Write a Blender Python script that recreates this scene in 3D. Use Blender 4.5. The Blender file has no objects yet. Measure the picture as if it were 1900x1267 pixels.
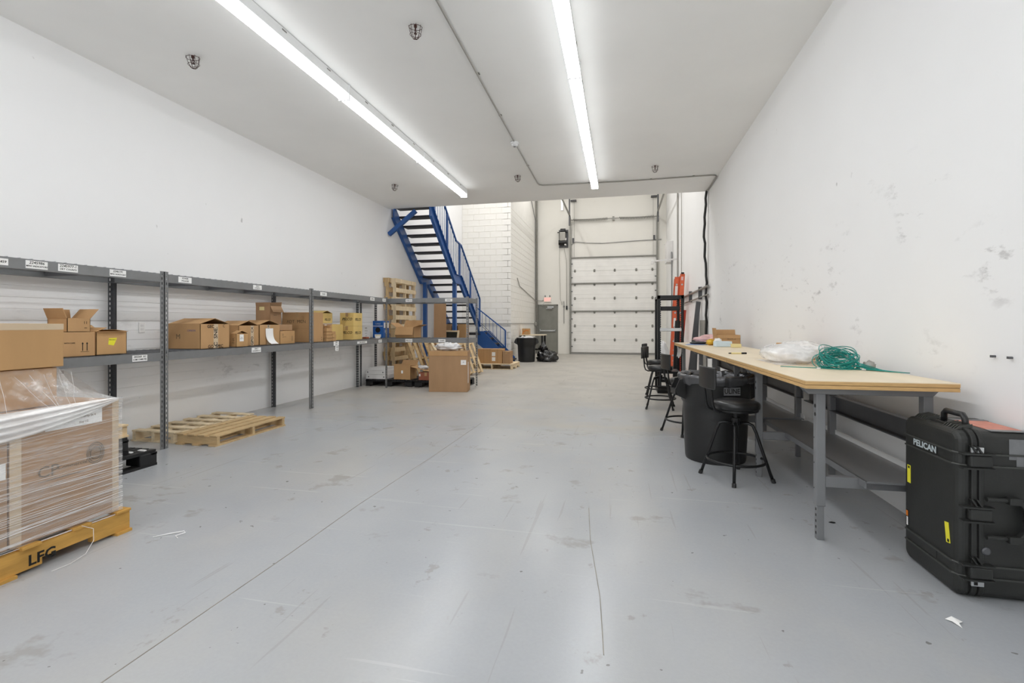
import bpy, bmesh, math, random
from mathutils import Vector, Matrix, Euler, noise
R = math.radians
rng = random.Random(7)
SC = bpy.context.scene
COL = SC.collection

# ------------------------------------------------------------------ camera, world, light, exposure
cam_d = bpy.data.cameras.new('camera')
cam = bpy.data.objects.new('camera', cam_d); COL.objects.link(cam)
cam.location = (0, 0, 1.275)
cam.rotation_euler = (R(90), 0, math.atan(200/900))
cam_d.sensor_width = 36; cam_d.lens = 36*900/1900; cam_d.shift_y = -32.5/1900
cam_d.clip_start = 0.02; cam_d.clip_end = 200
SC.camera = cam
W = bpy.data.worlds.new('world'); SC.world = W; W.use_nodes = True
W.node_tree.nodes['Background'].inputs[0].default_value = (1, 1, 1, 1)
W.node_tree.nodes['Background'].inputs[1].default_value = 0.3
SC.view_settings.view_transform = 'Standard'; SC.view_settings.look = 'None'
SC.view_settings.gamma = 1; SC.view_settings.use_curve_mapping = False
SC.view_settings.exposure = 0.0
SC.cycles.use_denoising = True
SC.cycles.max_bounces = 12; SC.cycles.diffuse_bounces = 10; SC.cycles.transparent_max_bounces = 16
SC.cycles.caustics_reflective = False; SC.cycles.caustics_refractive = False
SC.cycles.sample_clamp_indirect = 6
LENS_STRENGTH = 21.5
BAY_POWER = 210
def lamp(name, loc, rot, sx, sy, power, col=(1, 1, 1)):
    d = bpy.data.lights.new(name, 'AREA'); d.shape = 'RECTANGLE'; d.size = sx; d.size_y = sy
    d.energy = power; d.color = col
    o = bpy.data.objects.new(name, d); COL.objects.link(o); o.location = loc; o.rotation_euler = rot
    return o
# added fill light behind the camera, set just inside an invented window
lamp('front_fill_light', (-1.7, -4.12, 1.9), (R(90), 0, 0), 5.6, 2.4, 105, (.97, .99, 1))
# strip lamps under the roof of the tall loading bay (above the picture, behind the mezzanine edge)
lamp('bay_lamp', (-3.4, 13.2, 7.4), (0, 0, 0), 0.3, 2.4, BAY_POWER*.62, (1, .99, .975))
lamp('bay_lamp', (.2, 13.2, 7.4), (0, 0, 0), 0.3, 2.4, BAY_POWER*.4, (1, .99, .975))
lamp('bay_lamp', (-2.9, 18.0, 7.4), (0, 0, 0), 0.15, 2.4, BAY_POWER*.22, (1, .985, .96))
lamp('bay_lamp', (.2, 17.8, 7.4), (0, 0, 0), 0.15, 2.4, BAY_POWER*.22, (1, .985, .96))

# ------------------------------------------------------------------ materials
def lin(c):
    if isinstance(c, str):
        c = [int(c[i:i+2], 16)/255 for i in (0, 2, 4)]
    return tuple(x/12.92 if x <= .04045 else ((x+.055)/1.055)**2.4 for x in c)
class NT:
    def __init__(s, name):
        s.m = bpy.data.materials.new(name); s.m.use_nodes = True
        s.t = s.m.node_tree; s.b = s.t.nodes['Principled BSDF']; s.out = s.t.nodes['Material Output']
        s.tc = s.t.nodes.new('ShaderNodeTexCoord').outputs['Object']
    def n(s, typ, **kw):
        nd = s.t.nodes.new('ShaderNode'+typ)
        for k, v in kw.items():
            if k.startswith('i_'):
                key = k[2:]; key = int(key) if key.isdigit() else key
                if hasattr(v, 'is_output'): s.t.links.new(v, nd.inputs[key])
                else: nd.inputs[key].default_value = v
            else: setattr(nd, k, v)
        return nd
    def l(s, a, b): s.t.links.new(a, b)
    def scale(s, v, src=None, rot=(0, 0, 0)):
        return s.n('Mapping', i_Vector=src or s.tc, i_Scale=v, i_Rotation=rot).outputs[0]
    def noise(s, scale, detail=4, src=None, rough=.55):
        return s.n('TexNoise', i_Vector=src or s.tc, i_Scale=scale, i_Detail=detail, i_Roughness=rough).outputs['Fac']
    def ramp(s, f, a, b, va=0., vb=1.):
        return s.n('MapRange', i_Value=f, i_1=a, i_2=b, i_3=va, i_4=vb).outputs[0]
    def math(s, op, a, b=0.):
        return s.n('Math', operation=op, i_0=a, i_1=b).outputs[0]
    def mix(s, f, a, b, mode='MIX'):
        nd = s.t.nodes.new('ShaderNodeMix'); nd.data_type = 'RGBA'; nd.blend_type = mode
        for i, v in ((0, f), (6, a), (7, b)):
            if hasattr(v, 'is_output'): s.l(v, nd.inputs[i])
            else: nd.inputs[i].default_value = v if i == 0 else (*v[:3], 1)
        return nd.outputs[2]
    def bump(s, h, strength=.2, dist=.01):
        s.l(s.n('Bump', i_Height=h, i_Strength=strength, i_Distance=dist).outputs[0], s.b.inputs['Normal'])
    def color(s, c): s.l(c, s.b.inputs['Base Color'])
def mat(name, c, rough=.5, metal=0., var=.08, scale=6., stretch=(1, 1, 1), bump=0., spec=.5, fine=0):
    t = NT(name); c = lin(c); b = t.b
    v = t.scale(stretch)
    f = t.noise(scale, 5, v)
    a1 = tuple(min(1, x*(1-var)) for x in c); a2 = tuple(min(1, x*(1+var)) for x in c)
    t.color(t.mix(t.ramp(f, .3, .7), a1, a2))
    b.inputs['Roughness'].default_value = rough; b.inputs['Metallic'].default_value = metal
    b.inputs['Specular IOR Level'].default_value = spec
    if bump: t.bump(t.noise(fine or scale*6, 4, v), bump, .004)
    return t.m
def flat(name, c, rough=.6):
    m = bpy.data.materials.new(name); m.use_nodes = True; b = m.node_tree.nodes['Principled BSDF']
    b.inputs['Base Color'].default_value = (*lin(c), 1); b.inputs['Roughness'].default_value = rough
    b.inputs['Specular IOR Level'].default_value = .3
    return m
def emit(name, c, s):
    m = bpy.data.materials.new(name); m.use_nodes = True; b = m.node_tree.nodes['Principled BSDF']
    b.inputs['Base Color'].default_value = (.8, .8, .8, 1)
    b.inputs['Emission Color'].default_value = (*c, 1); b.inputs['Emission Strength'].default_value = s
    return m

M = {}
def make_wall(name, base, scuff_lo, scuff_hi, amount):
    t = NT(name); base = lin(base)
    big = t.noise(.5, 3)
    c = t.mix(t.ramp(big, .35, .65), tuple(x*.97 for x in base), base)
    # scuffs: short dark rubs in a band of heights, and a few nail marks all over
    sep = t.n('SeparateXYZ', i_0=t.tc).outputs
    band = t.math('MULTIPLY', t.ramp(sep[2], scuff_lo, scuff_lo+.35), t.ramp(sep[2], scuff_hi, scuff_hi-.5))
    st = t.noise(3.2, 7, t.scale((1, 1, 2.6), rot=(R(18), 0, 0)), .72)
    area = t.ramp(t.noise(1.1, 2), .5, .68)
    f = t.math('MULTIPLY', t.math('MULTIPLY', t.ramp(st, .56, .66), area), band)
    c = t.mix(t.math('MULTIPLY', f, amount), c, lin('6d6a66'))
    sp = t.ramp(t.noise(9, 2, t.scale((1, 1, .6))), .76, .80)
    c = t.mix(t.math('MULTIPLY', sp, .45), c, lin('77736e'))
    t.color(c); t.b.inputs['Roughness'].default_value = .55; t.b.inputs['Specular IOR Level'].default_value = .25
    t.bump(t.noise(45, 3), .08, .003)
    return t.m
M['wall'] = make_wall('painted_wall', 'f2f2f2', .9, 2.5, .75)
M['wall_l'] = make_wall('painted_wall_shelving_side', 'f3f3f3', .3, 1.6, .35)
M['wall_bay'] = make_wall('painted_bay_wall', 'eeece6', .0, 2.2, .5)
M['ceil'] = mat('painted_ceiling', 'f5f5f3', .6, var=.03, scale=.7, spec=.2)
M['block'] = mat('painted_block', 'f0eee9', .6, var=.03, scale=2, bump=.25, spec=.2, fine=60)
def make_floor():
    t = NT('epoxy_floor'); sep = t.n('SeparateXYZ', i_0=t.tc).outputs
    n1 = t.noise(.7, 5)
    blue = t.mix(t.ramp(n1, .35, .65), lin('a3a6aa'), lin('adafb1'))
    worn = t.mix(t.ramp(t.noise(1.3, 6, rough=.7), .4, .62), lin('b9b4ab'), lin('aaa69f'))
    edge = t.math('ADD', sep[1], t.ramp(t.noise(.8, 5, rough=.65), .3, .7, -2.4, 2.4))
    c = t.mix(t.ramp(edge, 5.2, 9.0), blue, worn)
    # rubbed beige haze in the traffic lane
    lane = t.math('MULTIPLY', t.ramp(t.noise(.9, 5, t.scale((1, .5, 1)), .6), .48, .66), .32)
    c = t.mix(lane, c, lin('b8b3a9'))
    band = t.math('MULTIPLY', t.ramp(t.math('ABSOLUTE', t.math('SUBTRACT', t.math('ADD', sep[1], t.ramp(t.noise(2, 4), .3, .7, -.12, .12)), 6.12)), .0, .22, .55, 0), t.ramp(sep[0], -1.6, -.6))
    c = t.mix(band, c, lin('b5ad9f'))
    c = t.mix(.10, c, t.mix(t.noise(60, 3), lin('8c8c8c'), lin('d0d0d0')))
    # dried spills and drips
    s1 = t.ramp(t.noise(1.9, 5, t.scale((1, 1.25, 1)), .62), .615, .67)
    s2 = t.ramp(t.noise(4.5, 5, t.scale((1, .8, 1)), .65), .64, .68)
    st = t.math('MULTIPLY', t.math('MAXIMUM', s1, s2), .36)
    c = t.mix(st, c, lin('837d70'))
    s3 = t.ramp(t.noise(17, 2), .735, .755)
    c = t.mix(t.math('MULTIPLY', s3, .7), c, lin('5d5a55'))
    # scratches, long and thin
    sc = t.ramp(t.noise(2.4, 2.5, t.scale((9, .3, 1), rot=(0, 0, R(24))), .5), .675, .69)
    c = t.mix(t.math('MULTIPLY', sc, .22), c, lin('8a857c'))
    sw = t.ramp(t.noise(2.1, 2.5, t.scale((.3, 11, 1), rot=(0, 0, R(-20))), .5), .68, .70)
    c = t.mix(t.math('MULTIPLY', sw, .22), c, lin('cccccb'))
    t.color(c)
    t.l(t.ramp(sep[1], 4.5, 10., .23, .42), t.b.inputs['Roughness'])
    t.b.inputs['Specular IOR Level'].default_value = .42
    t.bump(t.noise(130, 3), .16, .002)
    return t.m
M['floor'] = make_floor()
_g = NT('added_window_glass'); _g.b.inputs['Transmission Weight'].default_value = 1; _g.b.inputs['Roughness'].default_value = 0; M['glass'] = _g.m
M['joint'] = mat('floor_crack_filler', '8d887d', .8, var=.25, scale=8)
M['housing'] = mat('white_lamp_housing', 'e3e4e4', .4, var=.02)
M['lens'] = emit('lit_lens', (.96, .98, 1.), LENS_STRENGTH)
M['lens_side'] = emit('lit_lens_side', (.96, .98, 1.), LENS_STRENGTH*.26)
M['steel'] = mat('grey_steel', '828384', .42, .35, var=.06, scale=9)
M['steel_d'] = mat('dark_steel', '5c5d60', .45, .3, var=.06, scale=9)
M['zinc'] = mat('zinc_wire', 'a9acb2', .32, .8, var=.06)
M['galv'] = mat('galvanised_steel', '8d8c86', .42, .6, var=.12, scale=12)
M['conduit'] = mat('grey_conduit', 'a3a19b', .45, .35, var=.05)
M['rust'] = mat('rusty_wire', '4a2f2b', .6, .4, var=.2, scale=40)
M['blue'] = mat('blue_paint', '2a5899', .38, var=.07, scale=3)
M['tread'] = mat('dark_tread', '3a3a3c', .6, .2, var=.1)
M['black'] = mat('black_plastic', '1f1f1f', .42, var=.15, scale=5, bump=.05)
M['blackmetal'] = mat('black_metal', '1b1b1c', .35, .3, var=.1)
M['vinyl'] = mat('black_vinyl', '1d1d1e', .3, var=.08, bump=.06, fine=90)
M['pp_black'] = mat('black_pallet_plastic', '1a1a1b', .5, var=.15)
M['bin'] = mat('grey_bin_plastic', '1f1f1f', .45, var=.1, scale=4, bump=.05)
M['case'] = mat('case_plastic', '242523', .5, var=.22, scale=7, bump=.12, fine=120)
M['white'] = mat('white_paper', 'eeedeb', .7, var=.02)
M['whitebox'] = mat('white_carton', 'dedddc', .6, var=.03)
M['ink'] = flat('black_ink', '1b1a19')
M['ink_b'] = flat('brown_ink', '4c3a28')
M['ink_f'] = flat('faded_ink', '6b5a45')
M['ink_blue'] = flat('blue_ink', '4f4f86')
M['yellow'] = flat('yellow_label', 'e8df3c', .6)
M['paleyellow'] = flat('pale_yellow', 'e6d8a0', .7)
M['orange_ink'] = flat('orange_print', 'e07a1c')
M['grey_ink'] = flat('silver_print', 'b9c3c6')
M['red_ink'] = emit('lit_red_letters', (1, .10, .03), .55)
M['sign'] = mat('sign_plastic', 'f2ece4', .5, var=.02)
M['door'] = mat('grey_door_paint', '86867f', .5, .1, var=.1, scale=3, bump=.03)
M['ohdoor'] = mat('white_door_panel', 'f4f3f0', .5, var=.03, scale=3)
M['orange'] = mat('orange_fibreglass', 'dc6640', .45, var=.08, scale=8)
M['alu'] = mat('aluminium', 'c3c5c6', .32, .85, var=.05)
M['ply'] = mat('plywood_top', 'e9d9bd', .42, var=.07, scale=3, stretch=(1.2, .3, 1))
M['ply_edge'] = mat('plywood_edge', 'c9a36c', .6, var=.14, scale=40, stretch=(.4, .4, 4))
M['ply_dark'] = mat('board_joint', '866742', .7, var=.1)
M['rib_highlight'] = mat('case_rib_highlight', '3c3d3a', .38, var=.1)  # case plastic made paler, so the ridge highlights sit in the colour
M['benchgrey'] = mat('bench_grey_paint', '7c7d7f', .4, .15, var=.04)
M['teal'] = mat('teal_cable', '128a80', .4, var=.1)
M['pink'] = mat('pink_plastic', 'e3b9b8', .5, var=.06)
M['yel_plastic'] = mat('yellow_plastic', 'e2b93e', .5, var=.08)
M['bluepaper'] = mat('blue_paper', '8ba3cf', .6, var=.08)
M['tissue'] = mat('pale_blue_box', 'ccdde8', .6, var=.03)
M['tape_grey'] = mat('duct_tape', '77787a', .4, .2, var=.1, scale=20)
M['redlabel'] = mat('faded_red_label', 'd08a78', .6, var=.15, scale=20)
M['bag'] = mat('black_bag_film', '1c1c1d', .16, var=.15, spec=.8)
M['liner'] = mat('grey_bag_film', '5c5c5e', .24, .55, var=.12, scale=20)
M['bagwhite'] = mat('white_bag_film', 'e4e3e3', .35, var=.04)
M['blueprint'] = mat('blue_carton', '1a5ba8', .5, var=.08)
M['redbrown'] = mat('red_brown_carton', '9a5a42', .65, var=.08)
M['screen'] = mat('dark_screen', '22261f', .5, var=.2, scale=30)
M['redpaint'] = mat('red_orange_channel', 'c2402a', .5, var=.08)
def card(name, c, v=.07):
    return mat(name, c, .78, var=v, scale=5, stretch=(1, 1, .35), bump=.05, spec=.15)
M['card'] = card('cardboard', 'ba946a')
M['card_l'] = card('light_cardboard', 'be976a')
M['card_d'] = card('inner_cardboard', '94714f')
M['card_y'] = card('yellow_cardboard', 'd8bb78')
M['card_g'] = card('dull_cardboard', 'a98868')
M['tape'] = mat('clear_tape', 'b8966c', .25, var=.04)
M['tape_w'] = mat('pale_tape', 'cdb89b', .35, var=.04)
def wood(name, c, v=.18):
    t = NT(name); c = lin(c)
    g = t.noise(6, 6, t.scale((4, .5, 4)), .65)
    d = t.ramp(t.noise(2.5, 4), .35, .65)
    base = t.mix(t.ramp(g, .3, .7), tuple(x*(1-v) for x in c), tuple(min(1, x*(1+v)) for x in c))
    t.color(t.mix(t.math('MULTIPLY', d, .25), base, tuple(x*.6 for x in c)))
    t.b.inputs['Roughness'].default_value = .75; t.b.inputs['Specular IOR Level'].default_value = .2
    t.bump(g, .25, .004)
    return t.m
M['wood'] = wood('pallet_wood', 'd6bd96')
M['wood_w'] = wood('weathered_pallet_wood', 'c6aa80')
M['wood_p'] = wood('pale_pallet_wood', 'e2cfae')
M['wood_y'] = wood('ochre_painted_wood', 'c99b52', .2)
def film(name, lo, hi, streak=(1, 1, 1), rot=(0, 0, 0), whiteness=.9, thr=(.45, .75)):
    t = NT(name)
    s = t.ramp(t.noise(4, 6, t.scale(streak, rot=rot), .65), thr[0], thr[1], lo, hi)
    t.b.inputs['Base Color'].default_value = (whiteness, whiteness*.99, whiteness*.98, 1)
    t.b.inputs['Roughness'].default_value = .12; t.b.inputs['Specular IOR Level'].default_value = .7
    t.l(s, t.b.inputs['Alpha'])
    return t.m
M['film'] = film('stretch_film', .10, .55, (1, 1.2, 22), (R(10), 0, 0))
M['film_hood'] = film('loose_film', .10, .5, (2, 2, 2))
M['film_white'] = film('bunched_film', .72, 1., (1, 1.5, 9), whiteness=.92)
M['bubble'] = film('bubble_film', .62, .9, (2, 2, 2), whiteness=.95)

# ------------------------------------------------------------------ mesh builders
INV = {}
def top_of(o):
    while o.parent: o = o.parent
    return o
class MB:
    def __init__(s): s.v = []; s.f = []; s.mi = []; s.cur = 0
    def add(s, vs, fs):
        n = len(s.v); s.v += [tuple(v) for v in vs]; s.f += [tuple(i+n for i in f) for f in fs]; s.mi += [s.cur]*len(fs); return s
    def box(s, x0, x1, y0, y1, z0, z1, m=None):
        vs = [Vector((x, y, z)) for z in (z0, z1) for y in (y0, y1) for x in (x0, x1)]
        if m: vs = [m @ v for v in vs]
        return s.add(vs, [(0, 2, 3, 1), (4, 5, 7, 6), (0, 1, 5, 4), (2, 6, 7, 3), (0, 4, 6, 2), (1, 3, 7, 5)])
    def bar(s, a, b, w, h=None, up=(0, 0, 1)):
        a, b = Vector(a), Vector(b); h = h or w; d = (b-a); L = d.length; d.normalize(); up = Vector(up)
        if abs(d.dot(up)) > .999: up = Vector((0, 1, 0))
        sx = d.cross(up).normalized(); sz = sx.cross(d).normalized()
        m = Matrix((sx, d, sz)).transposed().to_4x4(); m.translation = a
        return s.box(-w/2, w/2, 0, L, -h/2, h/2, m)
    def quad(s, a, b, c, d): return s.add([a, b, c, d], [(0, 1, 2, 3)])
    def prism(s, poly, axis, a, b):
        def P(p, t): return {'x': (t, p[0], p[1]), 'y': (p[0], t, p[1]), 'z': (p[0], p[1], t)}[axis]
        n = len(poly); vs = [P(p, a) for p in poly]+[P(p, b) for p in poly]
        fs = [tuple(range(n-1, -1, -1)), tuple(range(n, 2*n))]+[(i, (i+1) % n, n+(i+1) % n, n+i) for i in range(n)]
        return s.add(vs, fs)
    def tube(s, pts, r, seg=8, closed=False, cap=True):
        pts = [Vector(p) for p in pts]; n = len(pts); rs = r if isinstance(r, (list, tuple)) else [r]*n
        vs = []; fs = []; nrm = None
        for i in range(n):
            a = pts[i-1] if (i > 0 or closed) else pts[i]; b = pts[(i+1) % n] if (i < n-1 or closed) else pts[i]
            t = (b-a).normalized()
            if nrm is None:
                up = Vector((0, 0, 1)) if abs(t.z) < .9 else Vector((1, 0, 0)); nrm = t.cross(up).normalized()
            else:
                nrm = (nrm-t*nrm.dot(t)); nrm = nrm.normalized() if nrm.length > 1e-6 else t.orthogonal().normalized()
            bn = t.cross(nrm)
            for k in range(seg):
                q = 2*math.pi*k/seg; vs.append(pts[i]+(nrm*math.cos(q)+bn*math.sin(q))*rs[i])
        for i in range(n if closed else n-1):
            j = (i+1) % n
            for k in range(seg):
                fs.append((i*seg+k, i*seg+(k+1) % seg, j*seg+(k+1) % seg, j*seg+k))
        if cap and not closed:
            fs.append(tuple(range(seg-1, -1, -1))); fs.append(tuple((n-1)*seg+k for k in range(seg)))
        return s.add(vs, fs)
    def cyl(s, a, b, r, seg=12, r2=None): return s.tube([a, b], [r, r2 if r2 is not None else r], seg)
    def lathe(s, prof, cx=0, cy=0, seg=32, cap=True, wob=None):
        vs = []; fs = []; n = len(prof)
        for i, (r, z) in enumerate(prof):
            for k in range(seg):
                q = 2*math.pi*k/seg; rr, zz = (r, z) if not wob else wob(r, z, q, i)
                vs.append((cx+rr*math.cos(q), cy+rr*math.sin(q), zz))
        for i in range(n-1):
            for k in range(seg): fs.append((i*seg+k, i*seg+(k+1) % seg, (i+1)*seg+(k+1) % seg, (i+1)*seg+k))
        if cap: fs.append(tuple(range(seg-1, -1, -1))); fs.append(tuple((n-1)*seg+k for k in range(seg)))
        return s.add(vs, fs)
    def ring(s, cx, cy, z, r, t, seg=28, tseg=8):
        return s.tube([(cx+r*math.cos(2*math.pi*k/seg), cy+r*math.sin(2*math.pi*k/seg), z) for k in range(seg)], t, tseg, closed=True)
    def grid(s, fn, nu, nv, thick=0):
        vs = [fn(u/nu, v/nv) for v in range(nv+1) for u in range(nu+1)]
        fs = [(v*(nu+1)+u, v*(nu+1)+u+1, (v+1)*(nu+1)+u+1, (v+1)*(nu+1)+u) for v in range(nv) for u in range(nu)]
        return s.add(vs, fs)
    def blob(s, c, r, amp=.15, freq=3., seed=0, nu=28, nv=18, flatz=None):
        vs = []; fs = []
        for j in range(nv+1):
            th = math.pi*j/nv
            for i in range(nu):
                ph = 2*math.pi*i/nu; d = Vector((math.sin(th)*math.cos(ph), math.sin(th)*math.sin(ph), math.cos(th)))
                k = 1+amp*noise.fractal(d*freq+Vector((seed*7.3, seed*3.1, seed)), 1., 2., 4)
                p = Vector((c[0]+d.x*r[0]*k, c[1]+d.y*r[1]*k, c[2]+d.z*r[2]*k))
                if flatz is not None and p.z < flatz: p.z = flatz
                vs.append(p)
        for j in range(nv):
            for i in range(nu): fs.append((j*nu+i, (j+1)*nu+i, (j+1)*nu+(i+1) % nu, j*nu+(i+1) % nu))
        return s.add(vs, fs)
    def build(s, name, m, parent=None, smooth=False, bevel=0, seg=2, world=False, stuff=False):
        me = bpy.data.meshes.new(name); vs = s.v
        if world and parent:
            t = top_of(parent); inv = (Matrix.Translation(t.location) @ t.rotation_euler.to_matrix().to_4x4()).inverted()
            vs = [tuple(inv @ Vector(v)) for v in vs]
        me.from_pydata(vs, [], s.f)
        for x in (m if isinstance(m, (list, tuple)) else [m]): me.materials.append(M[x] if isinstance(x, str) else x)
        if max(s.mi, default=0): me.polygons.foreach_set('material_index', s.mi)
        bm = bmesh.new(); bm.from_mesh(me)
        if not smooth or True: bmesh.ops.recalc_face_normals(bm, faces=bm.faces)
        bm.to_mesh(me); bm.free()
        if smooth: me.shade_smooth()
        o = bpy.data.objects.new(name, me); COL.objects.link(o)
        if parent: o.parent = parent
        if bevel:
            b = o.modifiers.new('bevel', 'BEVEL'); b.width = bevel; b.segments = seg; b.limit_method = 'ANGLE'; b.angle_limit = R(40)
        if stuff: o['kind'] = 'stuff'
        return o
def bx(*a): return MB().box(*a)
def tag(o, label, cat, group=None):
    o['label'] = label; o['category'] = cat
    if group: o['group'] = group
    return o
def thing(name, label, cat, loc=(0, 0, 0), rot=(0, 0, 0), group=None):
    o = bpy.data.objects.new(name, None); COL.objects.link(o); o.empty_display_size = .05
    o.location = loc; o.rotation_euler = rot if isinstance(rot, tuple) else (0, 0, rot)
    return tag(o, label, cat, group)
def struct(o): o['kind'] = 'structure'; return o
def dup(root, loc, rot=None, label=None):
    r = root.copy(); COL.objects.link(r); r.location = loc
    if rot is not None: r.rotation_euler = rot if isinstance(rot, tuple) else (0, 0, rot)
    if label: r['label'] = label
    for ch in list(root.children):
        c = ch.copy(); COL.objects.link(c); c.parent = r
        for g in list(ch.children):
            d = g.copy(); COL.objects.link(d); d.parent = c
    return r
def text(s, size, m, parent, pos, xdir, ydir, name='lettering', align='CENTER', shear=0., bold=0., sx=1.):
    cu = bpy.data.curves.new('t', 'FONT'); cu.body = s; cu.size = size; cu.align_x = align; cu.align_y = 'CENTER'
    cu.shear = shear; cu.offset = bold; cu.resolution_u = 2; cu.extrude = .0003
    tmp = bpy.data.objects.new('t', cu); COL.objects.link(tmp)
    dg = bpy.context.evaluated_depsgraph_get(); me = bpy.data.meshes.new_from_object(tmp.evaluated_get(dg))
    bpy.data.objects.remove(tmp); bpy.data.curves.remove(cu)
    x = Vector(xdir).normalized(); y = Vector(ydir).normalized(); z = x.cross(y)
    mm = Matrix((x*sx, y, z)).transposed().to_4x4(); mm.translation = Vector(pos)
    if parent:
        t = top_of(parent); mm = (Matrix.Translation(t.location) @ t.rotation_euler.to_matrix().to_4x4()).inverted() @ mm
    me.transform(mm); me.materials.clear(); me.materials.append(M[m] if isinstance(m, str) else m)
    o = bpy.data.objects.new(name, me); COL.objects.link(o); o.name = name
    if parent: o.parent = parent
    return o
X0, X1 = Vector((0, 1, 0)), Vector((0, 0, 1))      # text on a face that looks along +X reads along +Y
# ------------------------------------------------------------------ the setting
XL, XR, YE, YB, XB, YW, ZT = -5.27, 1.87, 10.46, 15.85, -3.56, 20.85, 7.6
def cz(x): return 4.115+.02885*x
def ye(x): return 10.46+(x-XL)*(11.26-10.46)/(XR-XL)
floor_o = struct(bx(XL-.3, XR+.3, -4.2, YW+.3, -.2, 0).build('floor', 'floor'))
wl = struct(bx(XL-.2, XL, -4.2, YB+.2, 0, ZT).build('wall_left', 'wall_l'))
wr = struct(bx(XR, XR+.2, -4.2, YW+.2, 0, ZT).build('wall_right', 'wall'))
wb = struct(MB().box(XB-.2, -2.06, YW, YW+.2, 0, ZT).box(1.5, XR+.2, YW, YW+.2, 0, ZT).box(-2.06, 1.5, YW, YW+.2, 4.12, ZT).build('wall_back', 'wall_bay'))
struct(MB().box(XL-.2, -4.6, -4.4, -4.2, 0, ZT).box(1.2, XR+.2, -4.4, -4.2, 0, ZT).box(-4.6, 1.2, -4.4, -4.2, 0, .6).box(-4.6, 1.2, -4.4, -4.2, 3.2, ZT).build('wall_front', 'wall'))
wn = struct(bx(-4.6, 1.2, -4.32, -4.31, .6, 3.2).build('added_window', 'glass'))  # opening and glazing invented to go with the added fill light
for x in (-4.6, -2.7, -.8, 1.14): bx(x, x+.06, -4.36, -4.26, .6, 3.2).build('mullion', 'alu', wn)
wbf = struct(bx(XL, XB-.012, YB+.012, YB+.25, 0, ZT).build('wall_alcove', 'block'))
wbs = struct(bx(XB-.25, XB-.012, YB+.012, YW, 0, ZT).build('wall_side', 'block'))
c = MB(); pr = [(XL, -4.2), (XR, -4.2), (XR, ye(XR)), (XL, ye(XL))]
c.add([(x, y, cz(x)) for x, y in pr]+[(x, y, cz(x)+.28) for x, y in pr], [(0, 1, 2, 3), (7, 6, 5, 4), (0, 4, 5, 1), (1, 5, 6, 2), (2, 6, 7, 3), (3, 7, 4, 0)])
struct(c.build('ceiling', 'ceil'))
struct(bx(XL-.2, XR+.2, -4.4, YW+.2, ZT, ZT+.2).build('ceiling', 'ceil'))
# sawn joints in the slab
for pts in ([(-1.80, 1.2), (-1.79, 2.34), (-1.80, 3.1), (-1.76, 4.4), (-1.74, 6.0)], [(-.06, 1.9), (-.09, 2.3), (-.17, 2.9), (-.21, 3.4)]):
    k = MB(); w = .0035 if pts[0][0] > -1 else .0045
    for a, b in zip(pts, pts[1:]): k.bar((*a, .0004), (*b, .0004), w, .0016)
    k.build('joint', 'joint', floor_o)
# concrete block faces in the bay: every block a piece, joints recessed
def block_mesh(w, h, name):
    g = .004; k = .003
    b = MB(); vs = [(g, 0, g), (w-g, 0, g), (w-g, 0, h-g), (g, 0, h-g), (g+k, -.012, g+k), (w-g-k, -.012, g+k), (w-g-k, -.012, h-g-k), (g+k, -.012, h-g-k)]
    b.add(vs, [(4, 5, 6, 7), (0, 1, 5, 4), (1, 2, 6, 5), (2, 3, 7, 6), (3, 0, 4, 7)])
    me = bpy.data.meshes.new(name); me.from_pydata(b.v, [], b.f); me.materials.append(M['block']); return me
BM = {}
def block_wall(parent, origin, ang, width, z1, course=.2, bl=.4, limit=300):
    n = 0; z = 0.; row = 0; d = Vector((math.cos(ang), math.sin(ang), 0))
    while z < z1 and n < limit:
        x = 0.; first = True
        while x < width-.02 and n < limit:
            w = min(bl/2 if (first and row % 2) else bl, width-x); first = False
            key = (round(w, 3), course)
            if key not in BM: BM[key] = block_mesh(w, course, 'block')
            o = bpy.data.objects.new('block', BM[key]); COL.objects.link(o); o.parent = parent
            o.location = Vector(origin)+d*x+Vector((0, 0, z)); o.rotation_euler = (0, 0, ang); n += 1; x += w
        z += course; row += 1
block_wall(wbf, (XL, YB+.012, 0), 0, XB-XL, 5.6)
block_wall(wbs, (XB-.012, YB, 0), R(90), YW-YB, 5.5, .215, .45)
struct(bx(XB-.02, XB-.002, YB+.002, YB+.02, 0, ZT).build('trim_1', 'block'))
# horizontal wall boards behind the shelving, in a slightly uneven run
for i in range(11):
    z = .58+i*.104; y0 = 1.2
    b = MB(); p = .006+.004*rng.random()
    b.prism([(XL, z+.001), (XL+p, z+.003), (XL+p*.6, z+.102), (XL, z+.103)], 'y', y0, 9.75).build('wall_board', 'wall_l', wl)

# ------------------------------------------------------------------ ceiling fittings
def strip_light(x, y0, y1, label):
    z = cz(x); L = y1-y0
    t = thing('strip_light', label, 'light', (x, y0, z-.004), group='ceiling strip lights')
    bx(-.058, .058, .004, L-.004, -.108, 0).build('housing', 'housing', t, bevel=.004)
    pr = [(-.062, -.106), (-.068, -.128), (-.056, -.155), (-.028, -.168), (0, -.171), (.028, -.168), (.056, -.155), (.068, -.128), (.062, -.106)]
    k = MB().prism(pr, 'y', .01, L-.01); k.mi = [1 if (i-2 in (0, 1, 6, 7, 8) or i < 2) else 0 for i in range(len(k.f))]
    k.build('lens', ('lens', 'lens_side'), t)
    for e in (0., L-.012):
        bx(-.07, .07, e, e+.010, -.174, -.002).build('end_cap', 'housing', t, bevel=.003)
    for q in (L*.18, L*.5, L*.82): bx(.058, .062, q-.03, q+.03, -.03, -.018).build('clip', 'galv', t)
    return t
posn = ['farthest', 'second farthest', 'third farthest', 'fourth farthest', 'nearest', 'overhead']
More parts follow.
